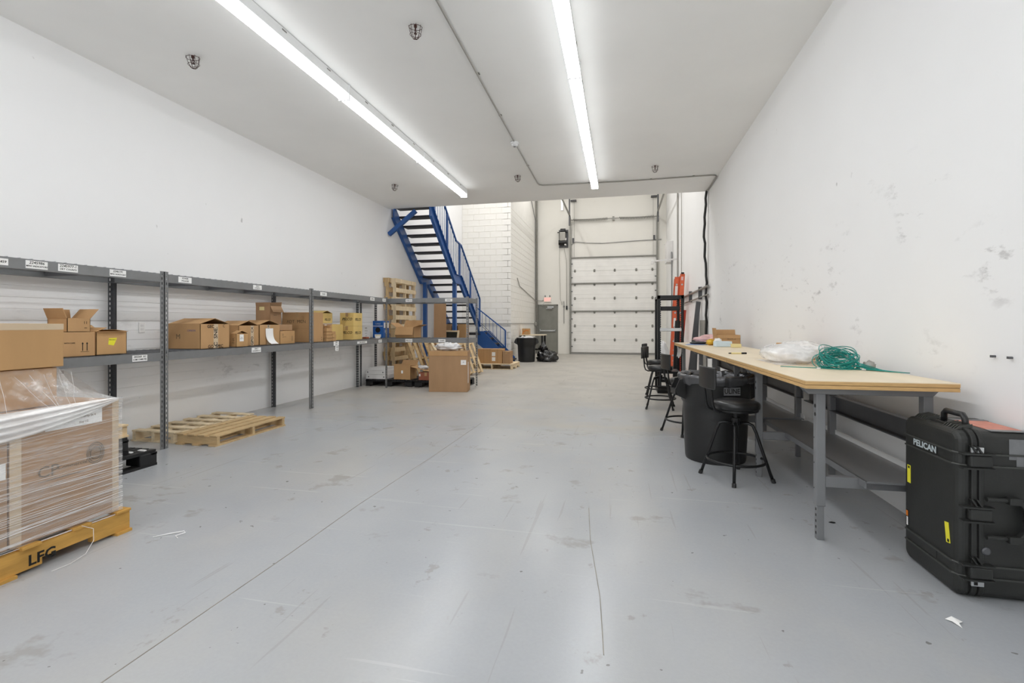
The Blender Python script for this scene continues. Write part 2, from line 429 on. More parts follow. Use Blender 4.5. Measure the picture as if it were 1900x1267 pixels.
for x, ye_, side in ((-3.10, 9.44, 'shelving side'), (-.48, 9.66, 'workbench side')):
    for i in range(6):
        y1 = ye_-i*2.2
        strip_light(x, y1-2.2, y1, f'white linear strip light with bright lens, {posn[i]} of the row on the {side}')
def head(x, y, label):
    t = thing('caged_sprinkler', label, 'sprinkler', (x, y, cz(x)), (R(4), R(-5), rng.random()*3), 'caged sprinkler heads')
    MB().cyl((0, 0, 0), (0, 0, -.02), .014, 10).cyl((0, 0, -.02), (0, 0, -.05), .007, 8).bar((-.012, 0, -.045), (0, 0, -.075), .004).bar((.012, 0, -.045), (0, 0, -.075), .004).cyl((0, 0, -.075), (0, 0, -.078), .016, 12).build('head', 'rust', t)
    k = MB()
    for a in range(4):
        q = a*math.pi/4; pts = []
        for j in range(11):
            s_ = j/10*2-1; r = .05*(1-abs(s_)**3*.25) if abs(s_) < 1 else .04
            zz = -.125+.115*abs(s_)**3
            pts.append((s_*.062*math.cos(q), s_*.062*math.sin(q), zz))
        k.tube(pts, .0024, 5)
    k.ring(0, 0, -.02, .061, .0024, 16, 5).ring(0, 0, -.085, .053, .002, 16, 5)
    k.build('wire_cage', 'rust', t)
head(-4.23, 4.10, 'rusty caged sprinkler head between shelving wall and near strip light')
head(-1.86, 4.22, 'rusty caged sprinkler head near the ceiling conduit close to camera')
head(-4.27, 8.72, 'small caged sprinkler head above the far shelving and blue stairs')
head(-1.87, 8.89, 'small caged sprinkler head on ceiling between the far strip light ends')
head(.62, 9.10, 'small caged sprinkler head on ceiling above the workbench end')
def ctube(pts, r, seg=8):
    return MB().tube([(x, y, cz(x)-r-.004) for x, y in pts], r, seg)
t = thing('ceiling_conduit', 'thin grey metal conduit running along the ceiling to the corner', 'conduit', (-1.55, 4, cz(-1.55)))
ctube([(-1.50, -1.0), (-1.535, 3.95), (-1.57, 7.2), (-1.585, 9.45), (-1.57, 9.58), (-1.50, 9.64), (0, 9.86), (1.72, 9.99), (1.80, 10.02), (1.84, 10.1), (1.848, 11.1)], .0115).build('pipe', 'conduit', t, world=True, smooth=True)
for x, y in ((-1.545, 5.2), (-1.56, 6.3), (-1.58, 8.4), (-.6, 9.775), (.6, 9.91), (1.4, 9.968)):
    bx(x-.02, x+.02, y-.02, y+.02, cz(x)-.008, cz(x)).build('clamp', 'galv', t, world=True)
t = thing('smoke_detector', 'round white smoke detector on the ceiling conduit', 'detector', (-1.57, 7.25, cz(-1.57)))
MB().lathe([(.06, -.018), (.062, -.035), (.06, -.045)], seg=20).build('base', 'housing', t, smooth=False)
MB().lathe([(.052, -.046), (.05, -.06), (.035, -.078), (.018, -.08)], seg=20).build('sensor_dome', 'housing', t)
MB().lathe([(.02, -.081), (.018, -.09)], seg=14).build('vent', 'steel', t)

# ------------------------------------------------------------------ steel shelving
def angle_post(x, y, sx, sy, h, w=.04, t=.0025):
    """slotted angle: two perforated flanges; corner at x,y, flanges point along sx (x) and sy (y)"""
    b = MB(); n = int(h/.05)
    for axis in (0, 1):
        for a0, a1 in ((0, .014), (.026, w)):
            if axis == 0: b.box(x+min(sx*a0, sx*a1), x+max(sx*a0, sx*a1), y+min(0, sy*t), y+max(0, sy*t), 0, h)
            else: b.box(x+min(0, sx*t), x+max(0, sx*t), y+min(sy*a0, sy*a1), y+max(sy*a0, sy*a1), 0, h)
        for i in range(n+1):
            z = min(i*.05, h-.024)
            if axis == 0: b.box(x+min(sx*.013, sx*.027), x+max(sx*.013, sx*.027), y+min(0, sy*t), y+max(0, sy*t), z, z+.024)
            else: b.box(x+min(0, sx*t), x+max(0, sx*t), y+min(sy*.013, sy*.027), y+max(sy*.013, sy*.027), z, z+.024)
    return b
def shelf_unit(label, x0, x1, y0, y1, h, levels, posts='1111', long_axis='y', blueish=False):
    t = thing('shelf_rack', label, 'shelving', ((x0+x1)/2, (y0+y1)/2, 0), group='grey slotted-angle shelving')
    for i, (x, y, sx, sy) in enumerate(((x1, y0, -1, 1), (x1, y1, -1, -1), (x0, y0, 1, 1), (x0, y1, 1, -1))):
        if posts[i] == '1':
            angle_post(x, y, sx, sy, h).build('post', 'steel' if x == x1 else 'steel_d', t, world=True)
    beams = []
    for z in levels:
        bh = .082
        for x in (x0, x1):
            d = 1 if x == x1 else -1
            b = MB().box(min(x+d*.001, x-d*.004), max(x+d*.001, x-d*.004), y0+.042, y1-.042, z-bh, z)
            b.box(min(x, x-d*.045), max(x, x-d*.045), y0+.042, y1-.042, z-bh, z-bh+.003)
            b.box(min(x, x-d*.03), max(x, x-d*.03), y0+.042, y1-.042, z-.012, z-.008)
            o = b.build('beam', 'steel', t, world=True); beams.append(o)
        for y in (y0, y1):
            d = 1 if y == y1 else -1
            o = MB().box(x0+.042, x1-.042, min(y+d*.001, y-d*.004), max(y+d*.001, y-d*.004), z-bh, z).box(x0+.042, x1-.042, min(y, y-d*.04), max(y, y-d*.04), z-bh, z-bh+.003).build('beam', 'steel', t, world=True); beams.append(o)
        L = (y1-y0) if long_axis == 'y' else (x1-x0)
        n = 3
        for i in range(1, n+1):
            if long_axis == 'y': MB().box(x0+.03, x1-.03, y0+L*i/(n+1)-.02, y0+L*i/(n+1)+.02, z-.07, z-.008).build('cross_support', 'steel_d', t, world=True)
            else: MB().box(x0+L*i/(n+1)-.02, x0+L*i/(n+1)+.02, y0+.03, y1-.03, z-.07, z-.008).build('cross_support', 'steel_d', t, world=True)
        k = MB(); r = .0016
        nx = int((x1-x0)/(.1 if long_axis == 'y' else .08)); ny = int((y1-y0)/(.08 if long_axis == 'y' else .1))
        for i in range(nx+1):
            x = x0+.01+(x1-x0-.02)*i/nx; k.box(x-r, x+r, y0+.01, y1-.01, z-.004, z+.001)
        for i in range(ny+1):
            y = y0+.01+(y1-y0-.02)*i/ny; k.box(x0-.003, x1+.003, y-r, y+r, z+.001, z+.0045)
        k.build('wire_deck', 'zinc', t, world=True, stuff=True)
    t['beams'] = 1
    return t, beams
XF, XK = -4.535, -5.2; LV = (.985, 1.785)
units = []
for i, (a, b, nm) in enumerate(((1.63, 4.055, 'grey slotted-angle shelving bay behind the film-wrapped pallet'), (4.065, 6.48, 'grey slotted-angle shelving bay above the flat wooden pallets'),
                                (6.49, 8.92, 'grey slotted-angle shelving bay holding the yellow cartons'))):
    units.append(shelf_unit(nm, XK, XF, a, b, 1.81, LV))
ue = shelf_unit('grey shelving bay set across the aisle in front of the stairs', XK, -2.88, 9.03, 9.67, 1.81, LV, '1111', 'x')
def shelf_label(unit, z, y, w, h, lines, lv=1, sizes=(.026, .02), end=False):
    t, beams = unit
    # beams order per level: x0, x1, y0, y1
    if not end:
        beam = beams[lv*4+1]; x = XF+.003
        o = bx(x-.001, x+.0005, y-w/2, y+w/2, z-h/2, z+h/2).build('shelf_label', 'white', beam, world=True)
        for k, s in enumerate(lines):
            text(s, sizes[min(k, len(sizes)-1)], 'ink', beam, (x+.001, y, z+h*(.24-.44*k if len(lines) > 1 else 0)), X0, X1, shear=.15, bold=.0004)
    else:
        beam = beams[lv*4+2]; yy = 9.03-.003
        bx(y-w/2, y+w/2, yy-.0005, yy+.001, z-h/2, z+h/2).build('shelf_label', 'white', beam, world=True)
        for k, s in enumerate(lines):
            text(s, sizes[min(k, len(sizes)-1)], 'ink', beam, (y, yy-.001, z+h*(.24-.44*k if len(lines) > 1 else 0)), (1, 0, 0), X1, shear=.15, bold=.0004)
U0, U1, U2 = units
shelf_label(U0, 1.744, 2.72, .09, .05, ['22459'])
shelf_label(U0, 1.744, 2.95, .15, .062, ['2245986', 'MPSC INDICATORS'], sizes=(.03, .017))
shelf_label(U0, 1.744, 3.175, .15, .06, ['2245977-1', 'DKT COUNTS'], sizes=(.03, .02))
shelf_label(U0, 1.744, 3.59, .15, .06, ['2246191', 'MPSC NORTH BAY'], sizes=(.026, .017))
shelf_label(U0, .944, 3.80, .15, .06, ['202260  A1', 'LUMI CAMS PEL'], lv=0, sizes=(.026, .02))
shelf_label(U1, 1.744, 4.30, .16, .06, ['POWER', 'POLICIES'], sizes=(.022, .022))
shelf_label(U1, 1.744, 5.36, .15, .055, ['POE 2', '4 PORTS 1'], sizes=(.022, .022))
shelf_label(U1, .944, 5.34, .16, .06, ['2245 1', 'LOADED 4-1'], lv=0, sizes=(.024, .024))
shelf_label(U2, 1.744, 6.78, .17, .055, ['CLASS'], sizes=(.03,))
shelf_label(U2, 1.744, 8.32, .16, .06, ['2246 2'], sizes=(.036,))
shelf_label(U2, 1.744, 8.78, .13, .055, ['POLE 4'], sizes=(.03,))
shelf_label(U2, .955, 7.13, .15, .07, ['2246', 'BOX'], lv=0, sizes=(.028, .024))
shelf_label(U2, .875, 7.15, .09, .08, ['POE', '12'], lv=0, sizes=(.028, .024))
shelf_label(U2, .944, 7.95, .34, .04, ['22461 MOUNTS'], lv=0, sizes=(.028,))
shelf_label(U2, .944, 8.62, .13, .055, ['ACC 2'], lv=0, sizes=(.032,))
shelf_label(ue, 1.744, -4.12, .14, .055, ['POE 12'], end=True, sizes=(.034,))
shelf_label(ue, 1.744, -3.28, .15, .055, ['22461'], end=True, sizes=(.036,))
shelf_label(ue, .944, -4.12, .15, .06, ['PELCO 7'], lv=0, end=True, sizes=(.034,))
shelf_label(ue, .945, -3.42, .15, .06, ['22459'], lv=0, end=True, sizes=(.036,))

# ------------------------------------------------------------------ cartons
def flap_mesh(p0, p1, out, length, ang, th=.004):
    """flap hinged on edge p0-p1; ang 0 = horizontal outward, 90 = straight up"""
    p0, p1, out = Vector(p0), Vector(p1), Vector(out)
    d = out*math.cos(R(ang))+Vector((0, 0, 1))*math.sin(R(ang)); nn = (p1-p0).cross(d).normalized()*th
    e = (p1-p0)*.01; a, b = p0+e, p1-e
    vs = [a, b, b+d*length, a+d*length]; vs = vs+[v+nn for v in vs]
    return MB().add(vs, [(0, 1, 2, 3), (7, 6, 5, 4), (0, 4, 5, 1), (1, 5, 6, 2), (2, 6, 7, 3), (3, 7, 4, 0)])
def carton(label, x0, x1, y0, y1, z0, z1, m='card', rot=0., state='closed', group=None, flaps=None, tape=True, name='cardboard_box', tapem='tape'):
    """world-size carton, own origin at its base centre; state closed / open / tented"""
    w, d, h = x1-x0, y1-y0, z1-z0
    t = thing(name, label, 'box', ((x0+x1)/2, (y0+y1)/2, z0), rot, group)
    a, b = w/2, d/2; th = .004
    if state == 'closed':
        bx(-a, a, -b, b, 0, h).build('body', m, t, bevel=.004)
        if tape:
            g = min(.05, w*.3)
            k = MB().box(-g/2, g/2, -b, b, h, h+.001).box(-g/2, g/2, -b-.001, -b, h-.07, h).box(-g/2, g/2, b, b+.001, h-.07, h)
            if d > w*1.05 or True: k.build('tape', tapem, t)
    else:
        k = MB().box(-a, a, -b, b, 0, th)
        k.box(-a, -a+th, -b, b, 0, h).box(a-th, a, -b, b, 0, h).box(-a, a, -b, -b+th, 0, h).box(-a, a, b-th, b, 0, h)
        k.build('body', m, t)
        if state == 'tented':   # long flaps lean together into a low ridge, gable open
            rise = min(.07, h*.22); L = math.hypot(b, rise); an = math.degrees(math.asin(rise/L))
            flap_mesh((-a, -b, h), (a, -b, h), (0, 1, 0), L, an).build('flap', m, t)
            flap_mesh((a, b, h), (-a, b, h), (0, -1, 0), L, an).build('flap', m, t)
        else:
            E = {'x+': ((a, -b, h), (a, b, h), (1, 0, 0)), 'x-': ((-a, b, h), (-a, -b, h), (-1, 0, 0)), 'y-': ((-a, -b, h), (a, -b, h), (0, -1, 0)), 'y+': ((a, b, h), (-a, b, h), (0, 1, 0))}
            for key, L, an in flaps or (): flap_mesh(*E[key], L, an).build('flap', m, t)
    return t
def P(t, x, y, z):   # local -> world, for lettering on a carton
    return (Matrix.Translation(t.location) @ t.rotation_euler.to_matrix().to_4x4()) @ Vector((x, y, z))
Z = .993
# bay behind the wrapped pallet
b = carton('open-topped carton half hidden behind the wrapped pallet boxes, flaps up', -4.95, -4.6, 2.36, 2.68, Z, 1.27, 'card', state='open', flaps=(('x+', .07, 95), ('y+', .08, 80), ('x-', .07, 88)))
b2 = carton('wide carton printed with arrows, under the small open carton', -4.95, -4.6, 2.95, 3.44, Z, 1.205, 'card')
text('4', .05, 'ink', b2, (-4.599, 3.10, 1.15), X0, X1); text('HANDLING WITH CARE', .016, 'ink', b2, (-4.599, 3.19, 1.11), X0, X1)
for dy in (-.018, .018):
    MB().box(-4.6, -4.599, 3.355+dy-.003, 3.355+dy+.003, 1.04, 1.10).prism([(3.355+dy-.009, 1.10), (3.355+dy+.009, 1.10), (3.355+dy, 1.115)], 'x', -4.6, -4.599).build('arrow_mark', 'ink', b2, world=True)
MB().box(-4.6, -4.599, 3.32, 3.39, 1.03, 1.033).build('arrow_mark', 'ink', b2, world=True)
b3 = carton('plain carton with a torn yellow sticker beside the shelf post', -4.92, -4.6, 3.45, 3.726, Z, 1.205, 'card_l', state='open', flaps=(('x-', .12, 30), ('y-', .1, 160), ('y+', .1, 172), ('x+', .02, 5)))
b3.children[0]['label'] = 'tan carton body'
MB().add([(-4.5995, 3.555, 1.085), (-4.5995, 3.605, 1.075), (-4.5995, 3.635, 1.145), (-4.5995, 3.56, 1.145)], [(0, 1, 2, 3)]).build('sticker', 'yellow', b3, world=True)
text('FRAGILE', .016, 'ink_f', b3, (-4.599, 3.592, 1.128), X0, X1)
b1 = carton('small carton with its flap thrown open, on the arrow-printed carton', -4.82, -4.6, 3.215, 3.40, 1.206, 1.325, 'card', state='open', flaps=(('y-', .09, 70), ('y+', .11, 50), ('x-', .08, 80)))
text('11', .035, 'ink_b', b1, (-4.599, 3.36, 1.285), X0, X1); text('ON', .015, 'ink_b', b1, (-4.599, 3.36, 1.24), X0, X1)
# bay above the flat pallets
D = carton('big carton with printed tape and a tented lid beside the double post', -5.02, -4.58, 4.54, 4.955, Z, 1.275, 'card', state='tented')
bx(-4.5795, -4.579, 4.72, 4.785, Z+.002, 1.274).build('tape', 'tape_w', D, world=True)
text('C  SNE.', .07, 'ink', D, (-4.5785, 4.752, 1.13), (0, 0, 1), (0, -1, 0), bold=.001)
text('GEC', .05, 'ink', D, (-4.5785, 4.68, 1.245), X0, (0, 0, 1), bold=.001); text('C', .05, 'ink', D, (-4.5785, 4.87, 1.25), X0, X1)
text('GO  SPEC', .05, 'ink', D, (-4.5785, 4.75, 1.015), X0, X1, bold=.001)
text('CANON', .03, 'ink_blue', D, (-4.70, 4.539, 1.20), (1, 0, 0), X1)
text('M', .08, 'ink_f', D, (-4.88, 4.539, 1.13), (1, 0, 0), X1)
F = carton('brown tented carton with letters on its tape, behind the small labelled carton', -5.0, -4.67, 5.20, 5.545, Z, 1.255, 'card', state='tented')
bx(-4.6695, -4.669, 5.40, 5.455, Z, 1.254).build('tape', 'tape_w', F, world=True)
text('GPO   CX', .055, 'ink', F, (-4.6685, 5.428, 1.12), (0, 0, 1), (0, -1, 0), bold=.001)
E_ = carton('small low carton with a white address label, in front of tented cartons', -4.66, -4.58, 5.06, 5.256, Z, 1.155, 'card_l', state='tented')
bx(-4.5795, -4.579, 5.115, 5.18, 1.06, 1.145).build('paper_label', 'white', E_, world=True); text('TO\nPELCO', .016, 'ink_f', E_, (-4.5785, 5.148, 1.10), X0, X1)
text('INK', .05, 'ink_f', E_, (-4.62, 5.059, 1.07), (0, 0, 1), (-1, 0, 0))
G = carton('tented carton with a long white sheet hanging down its front', -5.0, -4.67, 5.56, 5.955, Z, 1.265, 'card', state='tented')
bx(-4.6695, -4.669, 5.70, 5.755, Z, 1.264).build('tape', 'tape_w', G, world=True); text('OX', .05, 'ink', G, (-4.6685, 5.728, 1.225), (0, 0, 1), (0, -1, 0), bold=.001)
def sheet(u, v):
    y = 5.665+u*.145+.02*v*v; z = 1.215-v*.21; x = -4.662+.075*v**5*1.
    if v > .92: z = max(z, Z+.008)
    return (x, y, z)
tag(MB().grid(sheet, 4, 14).build('paper_sheet', 'white'), 'long white paper sheet curling onto the shelf against a tented carton', 'paper')
H = carton('low carton with a small printed code, between tented cartons and big brown carton', -5.0, -4.68, 5.975, 6.29, Z, 1.175, 'card_l')
text('22', .04, 'ink_f', H, (-4.679, 6.03, 1.12), X0, X1); text('MADE IN USA', .013, 'ink_f', H, (-4.679, 6.06, 1.09), X0, X1)
for dy in (0, .02): bx(-4.6795, -4.679, 6.22+dy, 6.226+dy, 1.03, 1.10).build('arrow_mark', 'ink_f', H, world=True)
I_ = carton('upright open carton standing on top of the tented ones', -5.05, -4.80, 5.94, 6.15, 1.275, 1.53, 'card_g', state='open', flaps=(('x+', .1, -60), ('y-', .05, 85), ('y+', .06, 80)), rot=R(-4))
bx(-4.99, -4.91, 5.938, 5.939, 1.47, 1.52).build('sticker', 'paleyellow', I_, world=True)
text('MADE IN', .016, 'ink_f', I_, (-4.798, 6.02, 1.40), X0, X1)
# a support carton under the upright one, hidden at the back of the shelf
carton('plain brown carton at the back of shelf, under the upright open one', -5.1, -4.72, 5.98, 6.29, 1.182, 1.268, 'card_g')
J = carton('largest brown carton on the shelf, behind the second double post', -5.15, -4.62, 6.62, 6.90, Z, 1.455, 'card')
text('ADT  MCN', .07, 'ink_f', J, (-4.9, 6.619, 1.31), (1, 0, 0), X1)
text('↑\n↑', .035, 'ink', J, (-4.619, 6.86, 1.04), X0, X1)
bx(-5.15, -4.62, 6.6185, 6.6195, 1.20, 1.206).build('tape', 'tape', J, world=True)
# bay of yellow cartons
K1 = carton('single yellow carton with peaked lid, on a carton behind small stack', -5.02, -4.76, 7.09, 7.37, 1.283, 1.455, 'card_y', state='tented')
text('PELCO', .055, 'ink', K1, (-4.759, 7.23, 1.345), X0, X1, shear=.3, bold=.001)
k0 = carton('brown carton with red sticker, under the peaked yellow carton', -5.0, -4.76, 7.02, 7.36, Z, 1.275, 'card_g')
bx(-4.7595, -4.759, 7.15, 7.21, 1.22, 1.262).build('sticker', 'white', k0, world=True)
n = 0
for i, (y, zz, w, h, xo) in enumerate(((6.985, Z, .155, .05, 0), (6.985, Z+.052, .155, .05, .004), (6.99, Z+.104, .15, .05, -.003), (6.99, Z+.156, .15, .06, .002),
                                   (7.148, Z, .11, .055, 0), (7.148, Z+.057, .11, .055, .003), (7.15, Z+.114, .10, .05, -.004), (7.12, Z+.218, .045, .045, 0))):
    pos = ['bottom of the wider pile', 'second up in the wider pile', 'third up in the wider pile', 'top of the wider pile', 'bottom of the narrow pile', 'middle of the narrow pile', 'top of the narrow pile', 'tiny one perched on the piles']
    if i == 7: zz = Z+.2165; y = 7.09
    carton(f'small kraft carton, {pos[i]} of parts boxes on the shelf', -4.74+xo, -4.615+xo, y, y+w, zz, zz+h-.003, 'card_l', group='small kraft parts boxes')
L_ = carton('yellow carton set back behind the two stacked yellow cartons', -5.12, -4.82, 7.42, 7.80, Z, 1.27, 'card_y')
for zz, nm in ((Z, 'bottom'), (1.235, 'top')):
    q = carton(f'yellow carton, {nm} one of the stacked pair with bold black print', -4.92, -4.65, 7.855, 8.155, zz, zz+.24, 'card_y')
    text('PELCO', .066, 'ink', q, (-4.78, 7.854, zz+.125), (1, 0, 0), X1, shear=.3, bold=.0015); text('PELCO', .066, 'ink', q, (-4.649, 8.005, zz+.12), X0, X1, shear=.3, bold=.0015)
N_ = carton('white printed carton between yellow cartons and the blue box', -5.12, -4.9, 8.60, 8.90, Z, 1.25, 'whitebox')
for k, s in enumerate(('MPS', 'wall mount', 'QTY 2', 'lot 16')): text(s, .045 if k == 0 else .024, 'ink_f', N_, (-4.899, 8.74, 1.19-.05*k), X0, X1)
O_ = carton('blue and white cable box with a round hole in its side', -4.95, -4.72, 9.10, 9.36, Z, 1.34, 'blueprint', tape=False)
text('CABLE', .04, 'grey_ink', O_, P(O_, 0, -.131, .285), Vector((1, 0, 0)), X1)
MB().cyl((0, -.13, .16), (0, -.133, .16), .055, 24).build('hole', 'ink', O_); bx(-.11, .11, -.132, -.131, .235, .245).build('stripe', 'white', O_)
bx(-.07, .07, -.132, -.131, .02, .07).build('paper_label', 'white', O_); bx(.115, .116, -.1, .12, .2, .31).build('side_panel', 'white', O_)
MB().cyl((.115, 0, .13), (.118, 0, .13), .05, 20).build('emblem', 'white', O_)
tag(bx(-4.86, -4.79, 9.06, 9.09, Z, Z+.05).build('tape_roll_box', 'paleyellow', bevel=.004), 'tiny cream box in front of the blue cable box', 'box')
tag(bx(-4.80, -4.72, 8.42, 8.54, Z, Z+.035).build('part_packet', 'redbrown', bevel=.006), 'small rust-red packet lying beside the white carton', 'packet')
tag(bx(-4.66, -4.60, 8.66, 8.76, Z, Z+.045).build('tape_roll_box', 'white', bevel=.004), 'tiny white box near the corner shelf post', 'box')
# outlet on the wall
t = thing('wall_outlet', 'white duplex outlet on the wall above the shelf', 'outlet', (XL, 4.43, 1.235))
bx(.009, .018, -.035, .035, -.057, .057).build('cover_plate', 'white', t, bevel=.003)
for q in (-.02, .02): bx(.018, .02, -.016, .016, q-.013, q+.013).build('socket', 'whitebox', t)
# cross bay: open carton on its lower shelf
Q = carton('open carton with drooping flap on the cross bay lower shelf', -4.45, -4.06, 9.12, 9.50, Z, 1.215, 'card', state='open', flaps=(('y-', .17, -70), ('x-', .15, 35), ('y+', .16, 60), ('x+', .14, 20)))
Q.children[1]['label'] = 'drooping front flap'
text('THIS SIDE\nUP', .03, 'ink_f', Q, (-4.14, 9.119, 1.12), (1, 0, 0), X1)

# ------------------------------------------------------------------ pallets
EDGE = tuple(Matrix(((0, 0, 1), (1, 0, 0), (0, 1, 0))).to_euler())
def pallet(label, loc, rot, L=1.2, Wd=1.0, top=7, bottom=3, m='wood', h=.125, bw=.09, notch=True, strm=None, seed=1):
    """stringers along local y (L), deck boards along local x (Wd), origin at one base corner"""
    r = random.Random(seed)
    t = thing('wooden_pallet', label, 'pallet', loc, rot, 'wooden pallets'); th = .016; sh = h-2*th
    for i in range(3):
        x = .02+(Wd-.04-.038)*i/2; b = MB()
        if notch:
            for a, c_, z0 in ((0, L*.17, 0), (L*.17, L*.37, .035), (L*.37, L*.63, 0), (L*.63, L*.83, .035), (L*.83, L, 0)):
                b.box(x, x+.038, a, c_, th+z0, th+sh)
        else: b.box(x, x+.038, 0, L, th, th+sh)
        b.build('stringer', strm or m, t)
    for i in range(top):
        w = bw*(1+.15*(r.random()-.5)); y = (L-w)*i/(top-1)+(0 if i in (0, top-1) else (r.random()-.5)*.02)
        e = r.random()*.012
        MB().box(e, Wd-r.random()*.012, y, y+w, h-th, h).build('deck_board', m, t, bevel=.002, seg=1)
    for i in range(bottom):
        y = (L-bw)*i/(bottom-1); MB().box(0, Wd, y, y+bw, 0, th).build('bottom_board', m, t)
    return t
def plastic_pallet(label, loc, rot=0., L=1.0, Wd=1.0, h=.14):
    t = thing('plastic_pallet', label, 'pallet', loc, rot, 'black plastic pallets')
    k = MB()
    for i in range(13):
        x = Wd*i/13; k.box(x+.004, x+Wd/13-.014, 0, L, h-.025, h)
    for y in (0, L/2-.03, L-.06): k.box(0, Wd, y, y+.06, h-.04, h-.02)
    k.build('deck', 'pp_black', t)
    for i in range(3):
        for j in range(3):
            x = (Wd-.16)*i/2; y = (L-.16)*j/2; bx(x, x+.16, y, y+.16, .02, h-.02).build('foot', 'pp_black', t, bevel=.008)
    for i in range(3):
        x = (Wd-.1)*i/2; bx(x, x+.1, 0, L, 0, .022).build('runner', 'pp_black', t)
    return t
# flat pallets under the shelving
pallet('flat wooden pallet with four long boards, lying beside the double post', (-4.08, 4.24, 0), R(90), L=.50, Wd=1.08, top=4, m='wood_w', h=.115, notch=False, seed=3).location = (-4.09, 4.24, 0)
pallet('flat pale wooden pallet with gapped boards, lying against the shelving wall', (-5.2, 4.26, 0), 0, L=1.15, Wd=.58, top=6, m='wood_p', h=.12, seed=5)
# dark pile beside the wrapped load
plastic_pallet('black plastic pallet lying on the floor beside the wrapped load', (-5.1, 2.62, 0), L=.98, Wd=1.0)
plastic_pallet('black plastic pallet stacked upper, under a broken wooden pallet', (-5.18, 2.58, .142), L=.84, Wd=.98)
t = pallet('broken wooden pallet end on top of the black plastic pallets', (-5.15, 2.55, .285), 0, L=.88, Wd=.94, top=5, m='wood', h=.11, seed=8)
for i, (x, y) in enumerate(((-4.25, 3.42), (-4.2, 3.50))):
    tag(MB().box(x, x+.07, y, y+.025, .141, .15).build('plastic_scrap', 'white'), ('small white plastic scrap on the black pallet edge', 'pale scrap at the corner of the lower black pallet')[i], 'scrap')
# ochre pallet and its wrapped load
pt = pallet('ochre painted wooden pallet carrying the film-wrapped cartons', (-2.945, 1.16, 0), R(0), L=1.26, Wd=1.05, top=6, m='wood_y', h=.14, strm='wood_y', seed=4)
pt.location = (-2.945-1.05, 1.16, 0)
text('LFG', .075, 'ink', pt, (-2.9265, 1.93, .07), X0, X1, bold=.002)
c1 = carton('large film-wrapped carton at the corner of the ochre pallet', -3.72, -2.985, 1.825, 2.37, .143, .818, 'card_g', tape=False)
c0 = carton('large film-wrapped carton nearer the camera on the ochre pallet', -3.72, -2.985, 1.24, 1.818, .143, .815, 'card_g', tape=False)
text('CP', .085, 'ink_f', c1, (-2.984, 1.995, .485), X0, X1); text('Commercial', .03, 'ink_f', c1, (-2.984, 2.115, .49), X0, X1)
bx(-2.9845, -2.984, 1.95, 2.18, .437, .441).build('print_line', 'ink_f', c1, world=True)
k = MB()
for r0, n_ in ((.06, 30), (.05, 30), (.036, 24)): 
    k.tube([(-2.984, 2.235+r0*math.cos(2*math.pi*i/n_)*.8, .525+r0*math.sin(2*math.pi*i/n_)) for i in range(n_)], .0022, 4, closed=True)
for i in range(12): k.box(-2.9845, -2.984, 2.20, 2.27, .49+i*.006, .4925+i*.006)
k.build('seal_print', 'ink_f', c1, world=True)
bx(-2.985, -2.984, 2.33, 2.368, .145, .815).build('edge_strip', 'tape_w', c1, world=True); bx(-2.985, -2.984, 1.826, 1.875, .145, .815).build('edge_strip', 'tape_w', c1, world=True)
bx(-2.9845, -2.9835, 1.775, 1.81, .50, .58).build('paper_label', 'white', c0, world=True)
pw = bx(-2.9845, -2.983, 1.98, 2.27, .70, .80).build('packing_slip', 'white', c1, world=True)
for k_, s in enumerate(('SHIP TO', 'Port Security St 4', 'Bay 12')): text(s, .018, 'ink_f', pw, (-2.9825, 2.17, .78-.03*k_), X0, X1)
c2 = carton('wrapped carton resting on the large pallet cartons', -3.62, -3.1, 1.46, 2.115, .822, 1.032, 'card', tape=False)
c3 = carton('topmost tan carton on the wrapped pallet, sealed with pale tape', -3.66, -3.08, 1.40, 2.135, 1.036, 1.277, 'card_l', tape=False)
bx(-3.08, -3.079, 1.40, 2.134, 1.243, 1.276).build('tape', 'tape_w', c3, world=True); bx(-3.40, -3.34, 1.40, 2.135, 1.2765, 1.278).build('tape', 'tape_w', c3, world=True)
fw = thing('stretch_wrap', 'clear stretch film wound round the pallet cartons with bunched white folds', 'wrap', (-3.35, 1.8, .14))
def wob(y, z, s): return noise.fractal(Vector((y*3+s, z*9, s)), 1., 2., 3)
def side(u, v): y = 1.22+u*1.162; z = .143+v*.687; return (-2.977+.004*wob(y, z, 1)+.004, y, z)
MB().grid(side, 30, 30).grid(lambda u, v: (-3.73+u*.755, 2.378+.003*wob(u, v, 4), .143+v*.677), 16, 16).build('film_skin', 'film', fw, smooth=True, world=True)
k = MB()
for i in range(34):   # stretched ropes of film, tightest near the pallet
    z0 = .145+.30*(i/33)**1.7+rng.uniform(-.006, .006); dz = rng.uniform(-.03, .05)
    k.tube([(-2.970+rng.uniform(0, .003), 1.22+q*.29, z0+dz*q/4+rng.uniform(-.002, .002)) for q in range(5)], rng.uniform(.0005, .0013), 4)
for i in range(6):
    z0 = rng.uniform(.4, .68); dz = rng.uniform(.0, .09)
    k.tube([(-2.970, 1.22+q*.29, z0+dz*q/4) for q in range(5)], rng.uniform(.0003, .0007), 4)
k.build('film_strand', 'bagwhite', fw, world=True, stuff=True)
def hood(u, v):   # tent of loose film from the top carton out to the rim of the lower cartons
    y = 1.25+u*1.12; a = .5+.5*math.sin(u*23+2*math.sin(u*7)); yt = min(y, 2.12)
    x = -3.095+v*.115; z = 1.03-v*.205-.05*v*(1-v)*4*.5+.012*a*(1-v)*v*4
    if u > .86: x -= (u-.86)*1.4*(1-v)
    return (x+.006*wob(u*5, v*2, 2), yt+(y-yt)*v, max(z, .824))
